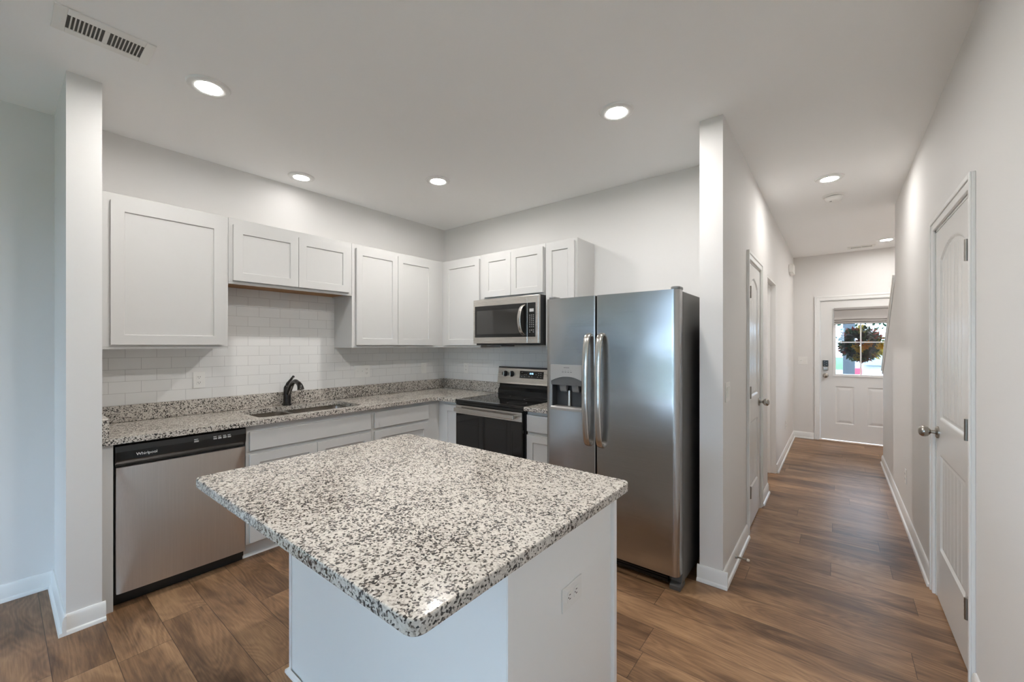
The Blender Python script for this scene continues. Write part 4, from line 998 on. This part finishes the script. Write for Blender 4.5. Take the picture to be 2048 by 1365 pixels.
# parked white car
def car(ox, oy):
    t = thing('parked_car', (ox, oy, GZ+0.02), 'white car parked on the driveway outside', 'car')
    b = bm_new(); zg = GZ+0.02
    side = [(-2.15, 0.32), (-2.2, 0.60), (-2.12, 1.00), (-1.80, 1.42), (-1.45, 1.50), (0.35, 1.50), (1.05, 1.04), (2.0, 0.90), (2.2, 0.62), (2.15, 0.30), (-2.0, 0.28)]
    rings(b, [[(ox+x*(0.97 if abs(d) > 0.8 else 1), oy+d*(0.82 if z > 1.1 else 1), zg+z) for x, z in side] for d in (-0.88, -0.80, 0.80, 0.88)])
    obj('car_body', b, M['carwhite'], t, smooth=30)
    b = bm_new()
    for a, c in ((-1.86, -0.72), (-0.64, 0.80)):
        rings(b, [[(ox+x, oy-dd*(0.82 if z > 1.2 else 0.98)-0.012, zg+z) for x, z in ((a, 1.05), (c, 1.05), (min(c, 0.35), 1.41), (max(a, -1.62), 1.41))] for dd in (0.87, 0.885)])
    obj('side_window', b, M['carglass'], t)
    b = bm_new(); box(b, ox-2.20, ox-1.90, oy-0.89, oy-0.60, zg+0.78, zg+0.98); obj('tail_light', b, M['tail'], t, bevel=0.02)
    for x in (-1.4, 1.4):
        for s in (-1, 1):
            b = bm_new(); lathe(b, [(0.0, 0), (0.20, 0), (0.31, 0.02), (0.32, 0.10), (0.31, 0.18), (0.0, 0.18)], (ox+x, oy+s*0.90-0.09, zg+0.32), (0, 1, 0)); obj('wheel', b, M['blackmat'], t, smooth=40)
car(2.45, 15.2)
def tree(x, y, h, r, label):
    t = thing('leafy_tree', (x, y, GZ), label, 'tree', 'trees beyond the lawn')
    b = bm_new(); tube(b, [(x, y, GZ), (x+0.1, y, GZ+h*0.3), (x, y+0.1, GZ+h*0.6)], [0.22, 0.16, 0.10], 10); obj('trunk', b, M['bark'], t, smooth=50)
    b = bm_new()
    for k in range(900):
        th = random.uniform(0, 2*PI); ph = math.acos(random.uniform(-1, 1)); rr = r*random.uniform(0.45, 1.0)**0.6*(1+0.25*math.sin(3*th)*math.sin(2*ph))
        c = Vector((x+rr*math.sin(ph)*math.cos(th), y+rr*math.sin(ph)*math.sin(th), GZ+h*0.66+rr*0.9*math.cos(ph)))
        n = Vector((random.gauss(0, 1), random.gauss(0, 1), random.gauss(0, 1))).normalized(); u = n.orthogonal().normalized(); v = n.cross(u); s = random.uniform(0.12, 0.26)
        vv = [b.verts.new(c+u*s*a+v*s*0.6*d+n*0.03*e_) for a, d, e_ in ((-1, 0, 0), (0, -1, 1), (1, 0, 0), (0, 1, 1))]; b.faces.new(vv)
    tag(obj('crown', b, M['leaf'], t), kind='stuff')
tree(-1.6, 40, 7.5, 3.2, 'leafy tree across the street left of the porch post')
tree(4.5, 46, 9.0, 3.6, 'tall leafy tree across the street behind the car')
tree(-6.0, -17, 8.0, 3.4, 'leafy tree in the back yard left of patio')
tree(3.5, -24, 9.0, 3.8, 'leafy tree in the back yard beyond patio')
tree(-15.0, -3, 8.0, 3.2, 'leafy tree in the side yard')
# autumn wreath hung outside on the door
WC = Vector((0.278, F+0.125, 1.415))
t = thing('door_wreath', WC, 'autumn leaf wreath with orange flowers hung outside front door', 'wreath')
b = bm_new()
for k in range(5):
    n = 36; lp = []
    for i in range(n):
        a = 2*PI*i/n; rr = 0.160+0.026*math.sin(5*a+k*1.3)+0.014*math.cos(3*a-k*2); yy = 0.016*math.sin(4*a+k*1.7)
        lp.append(WC+Vector((rr*math.cos(a), yy, rr*math.sin(a))))
    tube(b, lp+[lp[0]], 0.030, 8)
obj('twig_ring', b, M['w_twig'], t, smooth=60)
def leaves(name, m, n, arcs, r0, r1, size, lab=None):
    b = bm_new()
    for k in range(n):
        a0, a1 = random.choice(arcs); a = math.radians(random.uniform(a0, a1)); rr = random.uniform(r0, r1)
        c = WC+Vector((rr*math.cos(a), random.uniform(-0.042, 0.045), rr*math.sin(a)))
        d = Vector((math.cos(a+random.gauss(0, .6)), random.gauss(0, .25), math.sin(a+random.gauss(0, .6)))).normalized()
        sd = d.cross(Vector((random.gauss(0, .4), 1, random.gauss(0, .4)))).normalized(); nn = d.cross(sd); s = size*random.uniform(0.7, 1.3)
        p = [c, c+d*s*0.4+sd*s*0.22+nn*0.004, c+d*s, c+d*s*0.4-sd*s*0.22+nn*0.004]; mid = c+d*s*0.45-nn*0.004
        vs = [b.verts.new(q) for q in p]; mv = b.verts.new(mid)
        for i in range(4): b.faces.new((vs[i], vs[(i+1) % 4], mv))
    tag(obj(name, b, m, t), lab, kind='stuff')
leaves('leaves', M['w_green'], 700, [(0, 360)], 0.085, 0.225, 0.055, 'dark green leaves')
leaves('leaves', M['w_green'], 330, [(-80, 100), (150, 260)], 0.02, 0.10, 0.05, 'dark green inner leaves')
leaves('leaves', M['w_red'], 190, [(100, 150), (25, 60), (250, 330), (185, 215)], 0.14, 0.235, 0.055, 'dark red leaves')
leaves('leaves', M['w_gold'], 150, [(-30, 25), (80, 100), (-50, -20)], 0.14, 0.25, 0.055, 'yellow green leaves')
for k, (dx, dz, m_) in enumerate(((-0.055, -0.035, 'w_yellow'), (0.045, -0.030, 'w_orange'), (-0.01, -0.075, 'w_yellow'), (0.085, 0.005, 'w_orange'), (0.205, -0.03, 'w_yellow'), (-0.02, 0.03, 'w_red'), (-0.04, -0.185, 'w_gold'))):
    b = bm_new(); c = WC+Vector((dx, -0.030, dz))
    for j in range(16):
        a = 2*PI*j/8+(j//8)*0.4; s = 0.062 if j < 8 else 0.038
        d = Vector((math.cos(a), -0.35 if j < 8 else -0.8, math.sin(a))).normalized(); sd = d.cross(Vector((0, 1, 0))).normalized()
        vs = [b.verts.new(q) for q in (c, c+d*s*0.55+sd*s*0.30, c+d*s, c+d*s*0.55-sd*s*0.30)]; b.faces.new(vs)
    lathe(b, [(0.0, -0.014), (0.010, -0.010), (0.013, 0.0), (0.009, 0.010), (0.0, 0.013)], c, (0, -1, 0), 10)
    obj('flower', b, M[m_], t)
